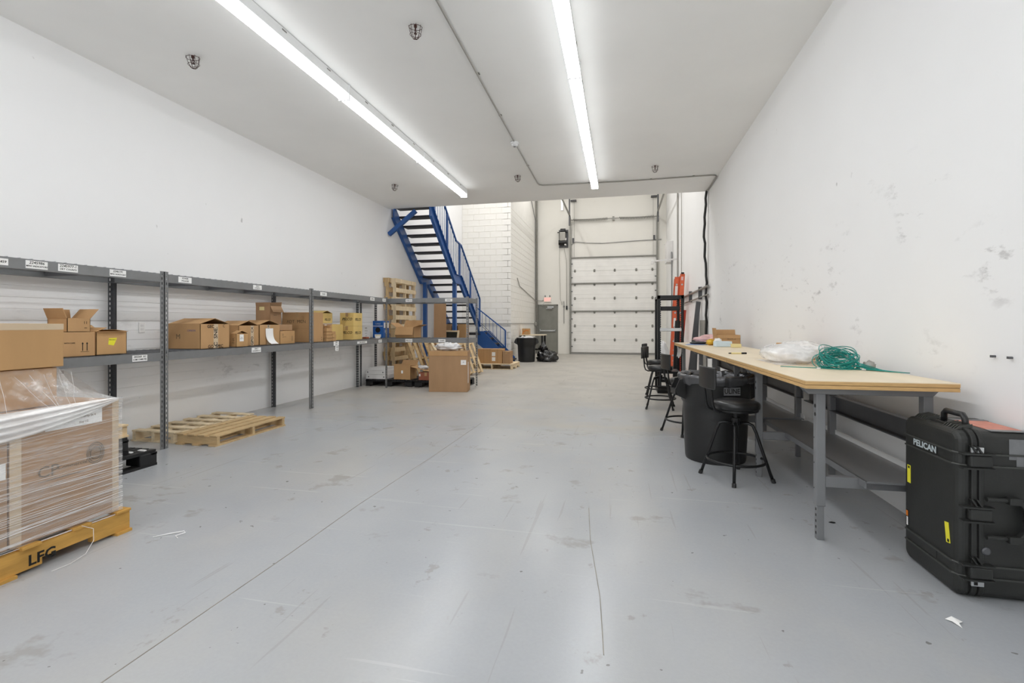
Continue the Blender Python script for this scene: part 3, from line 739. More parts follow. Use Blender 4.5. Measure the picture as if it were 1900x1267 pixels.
MB().grid(hood, 60, 14).grid(lambda u, v: (-3.6+u*.5, 2.118+v*.26, 1.03-v*.208+.012*math.sin(u*20)*v*(1-v)*4), 20, 8).build('film_hood', 'film_hood', fw, smooth=True, world=True)
def swag(u, v):   # white bunched folds hanging over the front
    y = 1.22+u*1.12; sag = .02+.13*(1-((u-.42)/.58)**2) if u > -.16 else .02
    z = .832-v*max(sag, .015)
    return (-2.970+.028*math.sin(v*math.pi)*(1.1-u*.6)+.008*math.sin(v*26+u*5)+.004*wob(u*6, v*4, 3), y, z)
MB().grid(swag, 50, 30).build('bunched_film', 'film_white', fw, smooth=True, world=True)
k = MB()
for i in range(14):
    u0 = i/14; d0 = rng.uniform(-.035, .04); k.tube([(-3.09+q*.028+rng.uniform(-.006, .006), 1.3+u0*.95+q*d0, 1.0-q*.045+rng.uniform(-.006, .006)) for q in range(5)], rng.uniform(.0005, .001), 4)
k.build('film_fold', 'bagwhite', fw, world=True, stuff=True)
k = MB().tube([(-2.93, 2.12, .15), (-2.90, 2.16, .12), (-2.885, 2.15, .06), (-2.86, 2.09, .015), (-2.84, 2.00, .006), (-2.85, 1.92, .005)], .0013, 5)
k.build('loose_tail', 'bagwhite', fw, world=True)
tag(MB().tube([(-2.72, 2.36, .004), (-2.66, 2.42, .006), (-2.60, 2.46, .01), (-2.57, 2.44, .012), (-2.60, 2.40, .006), (-2.56, 2.38, .004)], [.002, .004, .003, .0045, .003, .0015], 6).build('film_scrap', 'bagwhite'), 'twisted scrap of clear film on the floor near the ochre pallet', 'scrap')

# pallets and oddments by the stairs
plastic_pallet('black plastic pallet under the white flat boxes and brown carton', (-5.12, 9.12, 0), L=.80, Wd=1.02)
plastic_pallet('black plastic pallet behind the big brown carton, under cross bay', (-4.04, 9.12, 0), L=.80, Wd=1.02)
for i, (z0, z1, x0, x1) in enumerate(((.143, .235, -5.12, -4.66), (.237, .315, -5.14, -4.68), (.317, .375, -5.08, -4.70))):
    q = carton(f'white flat box, {("bottom", "middle", "top")[i]} of the pile on black pallet', x0, x1, 9.13, 9.62, z0, z1, 'whitebox', tape=False, group='white flat boxes')
    for xx in (.06, .40):
        if i < 2: MB().cyl((x0+xx, 9.1295, z0+.045), (x0+xx, 9.128, z0+.045), .012, 10).build('corner_dot', 'ink', q, world=True)
br = carton('brown carton with long flap spread sideways, on the black pallet', -4.5, -4.14, 9.14, 9.46, .143, .41, 'card', state='open', flaps=(('x+', .42, -12), ('y-', .05, 85), ('y+', .16, 40)))
bx(-4.34, -4.30, 9.139, 9.1395, .27, .33).build('sticker', 'white', br, world=True)
rb = carton('reddish carton tucked beside the big brown carton', -3.96, -3.66, 9.14, 9.40, .143, .30, 'redbrown'); bx(-3.95, -3.92, 9.139, 9.1395, .22, .27).build('sticker', 'white', rb, world=True)
bg = carton('big plain brown carton standing on the floor before the cross bay', -.365, .365, -.18, .18, 0, .765, 'card_g', tape=False)
bg.location = (-3.17, 8.79, 0); bg.rotation_euler = (0, 0, R(9.5))
bx(-.365, .365, -.1815, -.1795, .675, .68).build('crease', 'card_d', bg); bx(-.366, .366, -.182, -.18, .681, .766).build('lid_rim', 'card', bg, bevel=.003)
bx(.24, .34, -.1825, -.1815, .51, .60).build('paper_label', 'white', bg); bx(.3655, .3665, -.12, -.06, .16, .56).build('paper_strip', 'white', bg)
text('22', .03, 'ink', bg, P(bg, .29, -.1832, .56), Vector((math.cos(R(9.5)), math.sin(R(9.5)), 0)), X1)
o = MB().blob((-3.22, 8.86, .83), (.24, .12, .075), .5, 3.2, 3, 30, 18, flatz=.768).build('plastic_bag', 'bagwhite', smooth=True)
tag(o, 'crumpled white plastic bag lying on the big brown carton', 'bag')
tag(MB().blob((-3.92, 9.28, .40), (.12, .07, .035), .7, 4, 9, 20, 12).build('plastic_wrap', 'bagwhite', smooth=True), 'crumpled clear plastic on the spread carton flap', 'plastic').location.z = -.012
# pallets stood on edge along the shelving wall
for i, (x, zt, nm, m_) in enumerate(((-5.12, 1.17, 'lower wooden pallet on edge against the wall behind stairs side', 'wood_w'), (-5.13, 2.33, 'upper weathered pallet on edge against the wall', 'wood_w'),
                                 (-4.99, 1.16, 'pale pallet on edge, lower one facing the stairs', 'wood'), (-4.985, 2.32, 'pale pallet on edge, upper one showing slotted deck below stairs', 'wood_p'))):
    pallet(nm, (x-.13, 10.12+.03*i, zt-1.15), EDGE, L=1.15, Wd=1.15, top=6, m=m_, h=.13, bw=.1, seed=11+i)
for i, (x, y, z, a, nm) in enumerate(((-4.72, 10.0, .92, 66, 'small wooden pallet leaning, seen under the cross bay shelf'), (-4.30, 10.35, .86, 58, 'pale wooden pallet leaning steeply behind the spread carton flap'), (-4.0, 11.12, .78, 68, 'pale wooden pallet leaning behind the big brown carton'))):
    pallet(nm, (x, y, z), (0, R(a), R(-14)), L=.9, Wd=z/math.sin(R(a))-.02, top=5, m=('wood_w', 'wood_p', 'wood')[i], h=.11, seed=20+i)
t = thing('hardboard_sheet', 'tall brown hardboard sheet leaning beside the blue post', 'board', (-4.62, 11.6, 0)); 
MB().add([(0, 0, 0), (.30, .12, 0), (.26, .2, 1.82), (-.02, .08, 1.82), (0, .012, 0), (.30, .132, 0), (.26, .212, 1.82), (-.02, .092, 1.82)], [(0, 1, 2, 3), (7, 6, 5, 4), (0, 4, 5, 1), (1, 5, 6, 2), (2, 6, 7, 3), (3, 7, 4, 0)]).build('sheet', 'card_g', t)
t = thing('framed_screen', 'dark screen in a pale wooden frame leaning under the stairs', 'screen', (-4.55, 11.9, 0), (R(-12), 0, R(-8)))
bx(.03, .39, .0, .01, .03, 1.10).build('mesh_panel', 'screen', t)
for a in ((0, .04, 0, 1.13), (.38, .42, 0, 1.13), (.04, .38, 0, .04), (.04, .38, 1.09, 1.13)): bx(a[0], a[1], -.012, .022, a[2], a[3]).build('frame_bar', 'wood_p', t)
for i, (x0, x1, y, z1, m_, nm) in enumerate(((-4.92, -4.66, 13.0, 1.27, 'card_g', 'tall brown carton with white sticker under the stairs'), (-4.64, -4.50, 13.05, 1.24, 'card_d', 'narrow dark carton under the stairs beside the middle post'), (-4.46, -4.22, 13.02, 1.27, 'card', 'tall brown carton under the stairs nearest the stringer'))):
    q = carton(nm, x0, x1, y, y+.3, 0, z1, m_)
    if i == 0: bx(x0+.02, x0+.12, y-.001, y, .99, 1.10).build('sticker', 'white', q, world=True)
# pallet with cartons at the back
pallet('low wooden pallet with a solid board deck, carrying long cartons', (-4.12, 13.2, 0), R(0), L=1.08, Wd=1.2, top=9, m='wood_p', h=.15, bw=.117, seed=31)
lg = carton('long brown carton with white labels on the low pallet', -3.98, -3.26, 13.38, 13.75, .152, .56, 'card'); 
for z0 in (.22, .36): bx(-3.56, -3.46, 13.378, 13.38, z0, z0+.11).build('paper_label', 'white', lg, world=True)
for xx in (-3.8, -3.62, -3.4): bx(xx, xx+.006, 13.378, 13.38, .16, .55).build('strap', 'card_d', lg, world=True)
carton('shorter brown carton at the end of the low pallet', -3.24, -3.03, 13.36, 13.75, .152, .50, 'card_g')
pallet('broken pallet piece leaning beside the low pallet of cartons', (-4.24, 12.4, .36), (0, R(58), R(20)), L=.5, Wd=.40, top=4, m='wood_p', h=.1, seed=33)

# ------------------------------------------------------------------ blue stairs
st = thing('steel_stairs', 'blue steel staircase with dark treads rising to the mezzanine', 'stairs', (-4.75, 12.5, 0))
xl, xr = -5.2, -4.3
prof = [(10.55, 4.1), (12.32, 2.60), (12.75, 2.60), (14.62, 1.19), (14.62, .93), (12.66, 2.36), (12.22, 2.36), (10.55, 3.78)]
for x in (xl, xr):
    s_ = MB().prism(prof, 'x', x-.012, x+.012)
    s_.build('stringer', 'blue', st, world=True)
    k = MB()
    for a, b in (((10.55, 4.1), (12.32, 2.60)), ((12.32, 2.60), (12.75, 2.60)), ((12.75, 2.60), (14.62, 1.19)), ((10.55, 3.78), (12.22, 2.36)), ((12.22, 2.36), (12.66, 2.36)), ((12.66, 2.36), (14.62, .93))):
        d = .03 if x == xr else -.03
        k.bar((x+d, a[0], a[1]), (x+d, b[0], b[1]), .06, .008, up=(0, -.6, 1))
    k.build('stringer_flange', 'blue', st, world=True)
for i in range(8):
    z = 2.78+i*.182; y = 12.32-(i+.35)*.215
    bx(xl+.012, xr-.012, y-.13, y+.13, z-.05, z-.005).build('tread', 'tread', st, world=True, bevel=.004)
bx(xl+.012, xr-.012, 12.24, 12.76, 2.52, 2.575).build('landing', 'tread', st, world=True)
for i in range(7):
    z = 2.40-i*.182; y = 12.9+i*.241
    bx(xl+.012, xr-.012, y-.13, y+.13, z-.05, z-.005).build('tread', 'tread', st, world=True, bevel=.004)
for x in (xl+.04, xr-.02):
    bx(x-.05, x+.05, 12.30, 12.40, 0, 2.40).build('post', 'blue', st, world=True, bevel=.006)
MB().bar((-5.26, 10.43, 3.36), (-4.62, 10.50, 3.90), .09, .09).build('brace', 'blue', st, world=True)
# low landing and the short flight that turns into the bay
bx(xl, xr+.02, 14.6, 15.5, .93, 1.0).build('landing', 'tread', st, world=True)
for y in (14.66, 15.48):
    MB().prism([(xr-.1, 1.05), (xr+.12, 1.05), (-3.34, .2), (-3.34, 0), (-3.52, 0), (xr-.1, .68)], 'y', y-.012, y+.012).build('stringer', 'blue', st, world=True)
for i in range(5):
    x = xr+.14+i*.19; z = .83-i*.166
    bx(x-.12, x+.12, 14.68, 15.46, z-.045, z).build('tread', 'tread', st, world=True)
for x, y in ((xl+.05, 14.65), (xl+.05, 15.45)): bx(x-.04, x+.04, y-.04, y+.04, 0, .93).build('post', 'blue', st, world=True)
def rail(pts, name='handrail', r=.021):
    k = MB()
    for a, b in zip(pts, pts[1:]): k.bar(a, b, .04, .034)
    k.build(name, 'blue', st, world=True)
rail([(xr+.03, 10.55, 5.0), (xr+.03, 12.33, 3.50), (xr+.03, 12.75, 3.44), (xr+.03, 14.58, 2.06)])
rail([(xr+.03, 14.58, 2.06), (xr+.03, 14.58, 1.2)], 'rail_post')
for y, z0, z1 in ((10.75, 3.95, 4.83), (12.6, 2.6, 3.47), (13.6, 1.97, 2.80), (11.65, 3.17, 4.07)): bx(xr+.01, xr+.05, y-.02, y+.02, z0, z1).build('rail_post', 'blue', st, world=True)
nb = 0
for i in range(34):
    y = 10.62+i*.116
    if y < 12.32: z0 = 4.1-(y-10.55)*.847; z1 = 5.0-(y-10.55)*.843
    elif y < 12.75: z0 = 2.60; z1 = 3.50-(y-12.33)*.143
    else: z0 = 2.60-(y-12.75)*.754; z1 = 3.44-(y-12.75)*.754
    bx(xr+.024, xr+.036, y-.006, y+.006, z0, z1).build('baluster', 'blue', st, world=True)
rail([(-4.62, 15.48, 1.80), (-3.66, 15.48, 1.06), (-3.66, 15.48, .40)])
for i in range(8):
    x = -4.58+i*.125; z1 = 1.79-(x+4.62)*.771; z0 = 1.0 if x < xr+.1 else 1.0-(x-xr-.1)*.88
    bx(x-.006, x+.006, 15.474, 15.486, z0, z1).build('baluster', 'blue', st, world=True)
k = MB()
for dz in (0, .07): k.tube([(xr+.05, 14.62, 1.24+dz), (-3.55, 14.62, .58+dz)], .009, 6)
k.build('cable_rail', 'galv', st, world=True)

# ------------------------------------------------------------------ bay: back wall and doors
d1 = struct(bpy.data.objects.new('door_1', None)); COL.objects.link(d1); d1.location = (-3.07, YW, 0); d1['label'] = 'scuffed grey steel exit door with push bar'
k = MB().box(-3.53, -3.47, YW-.03, YW, 0, 2.12).box(-2.66, -2.60, YW-.03, YW, 0, 2.12).box(-3.53, -2.60, YW-.03, YW, 2.07, 2.12); k.build('door_frame', 'door', d1, world=True, bevel=.004)
leaf = bx(-3.47, -2.66, YW-.018, YW, .01, 2.07).build('door_leaf', 'door', d1, world=True)
MB().box(-3.40, -2.70, YW-.075, YW-.045, .955, 1.005).box(-3.40, -3.36, YW-.075, YW-.018, .93, 1.05).box(-2.74, -2.70, YW-.075, YW-.018, .94, 1.02).build('push_bar', 'alu', leaf, world=True, bevel=.005)
MB().box(-3.05, -2.78, YW-.09, YW-.02, 1.97, 2.04).box(-3.10, -2.85, YW-.13, YW-.10, 1.93, 1.95).bar((-3.10, YW-.115, 1.94), (-3.3, YW-.04, 2.08), .02, .012).build('door_closer', 'alu', leaf, world=True)
t = thing('exit_sign', 'lit exit sign with red letters above the grey door', 'sign', (-3.05, YW-.002, 2.33))
bx(-.16, .16, -.06, 0, -.105, .105).build('sign_box', 'sign', t, bevel=.005)
text('EXIT', .19, 'red_ink', t, (-3.05, YW-.0635, 2.325), (1, 0, 0), X1, bold=.011, sx=.74)
for q in (-.1, .1): MB().cyl((q, -.03, .105), (q, -.03, .15), .018, 10).cyl((q, -.03, .15), (q, -.07, .16), .03, 12).build('lamp_head', 'steel', t)
d2 = struct(bpy.data.objects.new('door_2', None)); COL.objects.link(d2); d2.location = (-.28, YW, 0); d2['label'] = 'white sectional overhead door with hinges and steel struts'
dx0, dx1, dy = -2.03, 1.475, YW-.02; sh = 4.10/7
for i in range(7):
    z0 = .02+i*sh
    k = MB().box(dx0, dx1, dy, dy+.05, z0+.004, z0+sh-.004)
    for q in (.33, .66): k.box(dx0, dx1, dy-.004, dy, z0+sh*q-.02, z0+sh*q+.02)
    sec = k.build('door_section', 'ohdoor', d2, world=True, bevel=.003)
    if i:
        for q in (0.045, .28, .52, .77, .955):
            x = dx0+(dx1-dx0)*q
            MB().box(x-.035, x+.035, dy-.012, dy-.004, z0-.06, z0+.06).cyl((x-.05, dy-.016, z0), (x+.05, dy-.016, z0), .013, 8).build('hinge', 'galv', sec, world=True)
for z0 in (1.82, 3.0, 4.10, .05):
    MB().box(dx0, dx1, dy-.06, dy-.005, z0-.025, z0+.025).build('strut', 'galv', d2, world=True, bevel=.006)
for x in (dx0-.03, dx1+.03):
    MB().box(x-.035, x+.035, dy-.09, dy-.02, 0, 5.55).build('vertical_track', 'galv', d2, world=True)
    MB().tube([(x, dy-.06, 5.5), (x, dy-.12, 5.72), (x, dy-.3, 5.82), (x, dy-.6, 5.84), (x, 15.6, 5.84)], .035, 6).build('horizontal_track', 'galv', d2, world=True)
    for i in range(7): bx(min(x, x+.1*(1 if x < 0 else -1)), max(x, x+.1*(1 if x < 0 else -1)), dy-.085, dy-.075, .3+i*.585, .34+i*.585).build('roller_bracket', 'steel_d', d2, world=True)
    bx(x-.03, x+.03, YW-.5, YW-.44, 5.4, 7.6).build('hanger', 'steel_d', d2, world=True)
    bx(x+.12-(.24 if x > 0 else 0)-.04, x+.12-(.24 if x > 0 else 0)+.04, YW-.02, YW, 4.75, 4.95).build('sensor', 'steel_d', d2, world=True)
MB().cyl((dx0-.1, YW-.12, 5.7), (dx1+.1, YW-.12, 5.7), .016, 8).build('shaft', 'galv', d2, world=True)
for a, b_ in ((dx0+.1, -.50), (-.02, dx1-.1)):
    n_ = 130; k = MB().tube([(a+(b_-a)*i/n_, YW-.12+.052*math.cos(i*1.05), 5.7+.052*math.sin(i*1.05)-.03*math.sin(math.pi*i/n_)) for i in range(n_+1)], .011, 4)
    k.build('torsion_spring', 'galv', d2, world=True)
bx(-.30, -.22, YW-.14, YW, 5.62, 5.78).build('spring_bracket', 'galv', d2, world=True)
for x in (dx0+.13, dx1-.13): MB().cyl((x, YW-.05, 4.1), (x, YW-.05, 6.55), .005, 6).build('lift_cable', 'galv', d2, world=True); 
for x in (dx0+.1, dx1-.1): bx(x-.12, x+.12, YW-.15, YW, 6.5, 6.56).build('pulley_bracket', 'steel_d', d2, world=True)
MB().tube([(dx0-.05, YW-.03, 4.62), (-1.85, YW-.03, 4.78), (-1.4, YW-.03, 4.72), (-.7, YW-.03, 4.68), (.4, YW-.03, 4.73), (dx1+.2, YW-.03, 4.76)], .012, 6).build('sensor_cord', 'steel', d2, world=True, smooth=True)
MB().tube([(-.30, dy-.03, 1.90), (-.12, dy-.05, 1.86), (.05, dy-.05, 1.87), (.12, dy-.03, 1.92)], .008, 6).build('pull_cord', 'housing', d2, world=True)
t = thing('door_operator', 'chain hoist motor unit mounted on the wall beside overhead door', 'motor', (-2.36, YW, 4.95))
bx(-.14, .10, -.26, 0, -.13, .24).build('gearbox', 'conduit', t, bevel=.02); MB().cyl((-.19, -.16, -.2), (.16, -.16, -.2), .11, 16).build('motor', 'blackmetal', t)
bx(.06, .14, -.24, -.06, -.32, -.02).build('control_box', 'whitebox', t, bevel=.006); MB().cyl((-.12, -.14, .30), (.1, -.14, .30), .10, 14).cyl((-.25, -.14, .24), (.2, -.14, .24), .02, 8).build('chain_wheel', 'blackmetal', t)
bx(-.2, .2, -.04, 0, -.4, .36).build('mount_plate', 'steel_d', t)
MB().tube([(-.16, -.14, .25), (-.17, -.12, -1.0), (-.13, -.06, -2.6), (-.06, -.05, -2.86), (-.02, -.05, -2.7)], .009, 6).build('hand_chain', 'conduit', t)
MB().tube([(.02, -.05, -.35), (.06, -.04, -.6), (.13, -.03, -.95), (.14, -.03, -2.9)], .009, 6).build('cord', 'conduit', t)
bx(.11, .17, -.05, 0, -3.06, -2.9).build('push_switch', 'blackmetal', t)
t = thing('wall_rod', 'thin steel rod clipped to the wall beside the exit door', 'rod', (-2.34, YW, 1.3)); MB().cyl((0, -.03, 0), (0, -.03, .95), .012, 6).box(-.03, .03, -.06, 0, .7, .76).build('rod', 'steel', t)
t = thing('bay_lamp_tube', 'short bright lamp tube high on the back wall', 'lamp', (-2.42, YW-.02, 6.15)); bx(-.05, .05, -.04, .02, 0, .5).build('housing', 'housing', t); MB().cyl((0, -.055, .02), (0, -.055, .48), .022, 8).build('tube', emit('lit_tube', (1, 1, 1), 4), t)
# pipes in the corner and along the block wall
t = thing('corner_pipe', 'tall grey pipe with conduits in the corner beside the exit door', 'pipe', (-3.48, 20.6, 0))
MB().cyl((-3.50, 20.7, 0), (-3.50, 20.7, 7.4), .045, 10).build('pipe', 'galv', t, world=True); MB().cyl((-3.52, 20.45, .6), (-3.52, 20.45, 2.3), .02, 8).build('pipe', 'conduit', t, world=True)
MB().tube([(-3.53, 18.0, 7.0), (-3.53, 19.6, 6.3), (-3.52, 20.4, 5.7), (-3.52, 20.45, 2.2)], .016, 6).build('cable', 'steel', t, world=True)
MB().tube([(-3.54, 16.8, 2.9), (-3.54, 17.2, 2.65), (-3.53, 20.3, 2.3), (-3.50, 20.7, 2.28), (-3.3, YW-.02, 2.28), (-3.225, YW-.02, 2.3)], .014, 6).build('cable', 'conduit', t, world=True)
bx(-3.56, -3.46, 20.38, 20.52, 1.2, 1.36).build('valve', 'conduit', t, world=True, bevel=.02)
t = thing('wall_conduit', 'thin horizontal conduit on the block wall at eye height', 'conduit', (-4, 15.8, 1.29))
MB().tube([(-5.2, YB-.028, 1.29), (-3.58, YB-.028, 1.29), (-3.53, YB-.02, 1.29), (-3.53, YB+.04, 1.29), (-3.53, 20.4, 1.29)], .014, 6).build('pipe', 'conduit', t, world=True)
t = thing('work_table', 'small wooden-topped table with black legs by the exit door', 'table', (-3.1, 17.6, 0))
bx(-3.53, -2.66, 17.2, 17.95, .86, .89).build('tabletop', 'ply', t, world=True)
for x in (-3.50, -2.72):
    for y in (17.24, 17.88): bx(x-.035, x+.035, y-.03, y+.03, 0, .86).build('leg', 'blackmetal', t, world=True)
bx(-3.5, -2.72, 17.85, 17.9, .3, .36).build('brace', 'blackmetal', t, world=True); bx(-3.5, -2.72, 17.22, 17.26, .36, .39).build('brace', 'blackmetal', t, world=True)
q = carton('small brown carton with orange print on the far table', -3.46, -3.20, 17.25, 17.5, .893, 1.11, 'card_l'); MB().tube([(-3.44, 17.249, .90), (-3.40, 17.249, 1.0), (-3.3, 17.249, 1.05), (-3.22, 17.249, 1.02)], .012, 5).build('swoosh_print', 'orange_ink', q, world=True)
def trash_can(label, loc, rot, s=1., lid_bag=True, mname='bin', word=None):
    t = thing('trash_can', label, 'trash can', loc, rot)
    pr = [(.262, 0), (.268, .02), (.278, .2), (.288, .46), (.29, .53), (.305, .55), (.312, .74), (.312, .765)]
    MB().lathe([(r*s, z*s) for r, z in pr], seg=40, cap=False).lathe([(.262*s, .002), (.01, .002)], seg=40, cap=False).build('barrel', mname, t, smooth=True)
    MB().ring(0, 0, .775*s, .318*s, .016*s, 40, 8).build('rim', mname, t, smooth=True)
    for a in (1, -1):
        pts = [(a*.30*s, .05*s), (a*.30*s, -.05*s)]
        k = MB().prism([(a*.305*s, .57*s), (a*.37*s, .60*s), (a*.40*s, .66*s), (a*.36*s, .755*s), (a*.305*s, .765*s)], 'y', -.075*s, -.06*s)
        k.prism([(a*.305*s, .57*s), (a*.37*s, .60*s), (a*.40*s, .66*s), (a*.36*s, .755*s), (a*.305*s, .765*s)], 'y', .06*s, .075*s)
        k.bar((a*.385*s, -.07*s, .64*s), (a*.385*s, .07*s, .64*s), .03*s, .05*s)
        k.build('handle', mname, t)
    return t
can = trash_can('big dark trash can with black liner standing at the workbench', (.885, 4.93, 0), R(12))
fold = lambda q: .5*math.sin(q*17)+.35*math.sin(q*29+1)+.3*math.sin(q*41+2)
def liner(r, z, q, i):
    return (r+(.006*fold(q) if i < 4 else .012*fold(q)), z+(.012*math.sin(q*5)+.01*fold(q) if i < 1 else .006*math.sin(q*7) if i < 4 else .004*fold(q)))
MB().lathe([(.330, .725), (.336, .745), (.339, .77), (.339, .792), (.326, .807), (.305, .795), (.295, .74), (.28, .62), (.26, .45), (.2, .3)], seg=120, cap=False, wob=liner).build('bin_liner', 'liner', can, smooth=True)
a_ = math.atan2(-1.03, .08)
def on_can(deg, r, z): return Vector((.885+r*math.cos(deg), 4.93+r*math.sin(deg), z))
dg = R(-74); pl = on_can(dg, .318, .675)
bx(-.075, .075, -.002, .002, -.035, .035).build('maker_plate', 'benchgrey', can).matrix_local = Matrix.Translation(Matrix.Rotation(-R(12), 4, 'Z') @ (pl-Vector((.885, 4.93, 0)))) @ Matrix.Rotation(dg+R(90)-R(12), 4, 'Z')
text('ULINE', .062, 'ink', can, on_can(dg, .3205, .675), (math.cos(dg+R(90)), math.sin(dg+R(90)), 0), X1, bold=.001, sx=.85)
c2_ = trash_can('smaller black trash can by the block wall corner', (-3.08, 16.12, 0), R(10), s=1.03, mname='bin')
MB().blob((0, 0, .80), (.25, .25, .05), .5, 4, 2, 24, 12).build('bin_liner', 'bagwhite', c2_, smooth=True)
tag(MB().blob((-2.40, 16.3, .13), (.33, .24, .26), .4, 3, 5, 40, 26, flatz=0).blob((-2.54, 16.3, .46), (.12, .08, .16), .8, 4, 8, 18, 12).build('garbage_bag', 'bag', smooth=True), 'full knotted black garbage bag on the floor beside the far can', 'bag')

# ------------------------------------------------------------------ bay: right side
t = thing('electrical_box', 'grey electrical box on the bay wall with bent conduit', 'box', (XR-.003, 18.6, 3.55))
bx(-.22, 0, -.35, .35, -.05, .72).build('cabinet', 'whitebox', t, bevel=.01); MB().tube([(-.05, -.42, -3.5), (-.05, -.42, .1), (-.05, -.36, .3), (-.05, -.2, .36), (-.05, 0, .36)], .022, 8).build('conduit', 'steel', t)
t = thing('dock_light_arm', 'white swing arm reaching from the bay wall towards overhead door', 'arm', (XR, 16.8, 3.42)); MB().bar((0, 0, 0), (-.78, .1, -.04), .05, .05).build('arm', 'whitebox', t); MB().lathe([(.05, -.14), (.045, -.02), (.02, 0)], -.80, .1, 14).build('lamp_head', 'whitebox', t); bx(-.03, 0, -.06, .06, -.1, .1).build('bracket', 'whitebox', t)
t = thing('bay_wall_pipe', 'pair of grey pipes running along the bay wall', 'pipe', (XR, 13, 2))
for z0, r in ((2.08, .028), (1.90, .018)): MB().cyl((XR-.05, 10.9, z0), (XR-.05, 17.5, z0-.05), r, 10).build('pipe', 'galv', t, world=True)
for y in (12.0, 13.6, 15.2): bx(XR-.08, XR, y-.02, y+.02, 1.85, 2.14).build('clamp', 'steel_d', t, world=True)
t = thing('vertical_conduit', 'thin upright conduit on the bay wall by the electrical box', 'conduit', (XR, 16.6, 0)); MB().cyl((-.03, 0, 0), (-.03, 0, 7.4), .025, 8).cyl((-.03, -1.0, 2.2), (-.03, -1.0, 7.4), .012, 6).build('pipe', 'conduit', t)
t = thing('hanging_cable', 'black cable bundle hanging down the wall corner past mezzanine', 'cable', (XR-.03, 11.24, 2)); 
pts = [(XR-.03, 11.2, 4.16)]; 
for i in range(1, 26): pts.append((XR-.035-.05*max(0, math.sin(i/25*6)-.2)-.01*math.sin(i*2.1), 11.24+.03*math.sin(i*1.3)-.03, 4.16-i*.142))
MB().tube(pts, .026, 8).tube([(x-.012, y-.03+.02*math.sin(z*9), z) for x, y, z in pts], .012, 6).build('cable_strand', 'black', t, world=True, smooth=True)
# open frame rack
t = thing('open_rack', 'black open-frame equipment rack at the far bench end', 'rack', (.9, 9.6, 0))
for x in (.68, 1.14):
    for y in (9.35, 9.98):
        s_ = 1 if x < .9 else -1
        k = MB().box(min(x, x+s_*.008), max(x, x+s_*.008), y-.045, y+.045, 0, 1.80).box(min(x, x+s_*.05), max(x, x+s_*.05), y-.045, y-.037, 0, 1.80)
        for i in range(44): k.box(min(x+s_*.045, x+s_*.06), max(x+s_*.045, x+s_*.06), y-.046, y-.036, .06+i*.04, .082+i*.04)
        k.build('upright', 'blackmetal', t, world=True)
for y in (9.35, 9.98): bx(.68, 1.14, y-.045, y+.045, 1.74, 1.80).build('top_bar', 'blackmetal', t, world=True); bx(.68, 1.14, y-.05, y+.05, .0, .06).build('base_bar', 'blackmetal', t, world=True)
for x in (.68, 1.09): bx(x, x+.05, 9.35, 9.98, 1.75, 1.80).build('side_bar', 'blackmetal', t, world=True); bx(x, x+.05, 9.35, 9.98, 0, .05).build('side_bar', 'blackmetal', t, world=True)
bx(.74, 1.08, 9.34, 9.42, 1.52, 1.60).build('patch_panel', 'blackmetal', t, world=True, bevel=.01); bx(.72, 1.10, 9.30, 9.36, 1.14, 1.20).build('cross_bar', 'alu', t, world=True, bevel=.008)
bx(.74, 1.08, 9.34, 9.9, .36, .40).build('rack_shelf', 'blackmetal', t, world=True); bx(.74, 1.08, 9.34, 9.40, .20, .25).build('cross_bar', 'blackmetal', t, world=True)
# ladder
t = thing('extension_ladder', 'tall orange fibreglass extension ladder standing behind the rack', 'ladder', (1.36, 14.2, 0), (R(-4), R(3.5), 0))
for i, (x, y, h, nm) in enumerate(((0, 0, 2.62, 'rail'), (.135, -.06, 2.70, 'rail'), (.02, .36, 2.62, 'rail'), (.155, .30, 2.70, 'rail'))):
    MB().box(x, x+.125, y, y+.008, 0, h).box(x, x+.008, y, y+.03, 0, h).box(x+.117, x+.125, y, y+.03, 0, h).build(nm, 'orange', t)
    if i < 2:
        for q in range(6): MB().cyl((x+.062, y-.006, .4+q*.40), (x+.062, y, .4+q*.40), .026, 12).build('rung_plate', 'alu', t)
for q in range(8): MB().cyl((.062, 0, .25+q*.3), (.082, .36, .25+q*.3), .016, 8).build('rung', 'alu', t)
bx(.025, .095, -.003, 0, 2.05, 2.36).build('sticker', 'white', t); bx(.03, .09, -.003, 0, 1.2, 1.45).build('sticker', 'white', t); bx(.165, .225, -.064, -.06, 2.52, 2.62).build('sticker', 'pink', t)
bx(.02, .10, -.03, .02, -.0, .1).build('foot', 'black', t); bx(.155, .235, -.09, -.03, 2.70, 2.74).build('end_cap', 'blackmetal', t)
# lengths of steel leaning on the wall beyond the bench
def lean(label, x, y, h, w, dx, m, th=.04):
    t = thing('steel_channel', label, 'steel bar', (x, y, 0)); 
    MB().bar((0, 0, .004), (dx, .05, h), w, th, up=(0, 1, 0)).build('channel', m, t); return t
lean('longest dark steel upright leaning on the wall behind bench', 1.60, 12.0, 1.80, .10, .2, 'steel_d', .06)
lean('dark steel upright leaning upright close to wall behind bench', 1.74, 12.3, 1.52, .10, .07, 'steel_d', .06)
lean('red-orange steel channel leaning behind the black rack', 1.42, 12.6, 1.62, .09, .14, 'redpaint', .05)
lean('black steel upright just behind the rack corner', 1.30, 12.2, 1.35, .12, .06, 'blackmetal', .06)
t = thing('grey_sheet', 'dull grey sheet standing against the wall below the pipes', 'sheet', (XR-.06, 11.4, 0)); bx(.01, .04, -.12, .55, 0, 1.36).build('sheet', 'conduit', t)
tag(MB().blob((.93, 11.2, .42), (.14, .16, .42), .35, 3, 14, 24, 20, flatz=0).build('wrapped_bundle', 'bagwhite', smooth=True), 'grey plastic-wrapped bundle standing behind the rack', 'bundle')
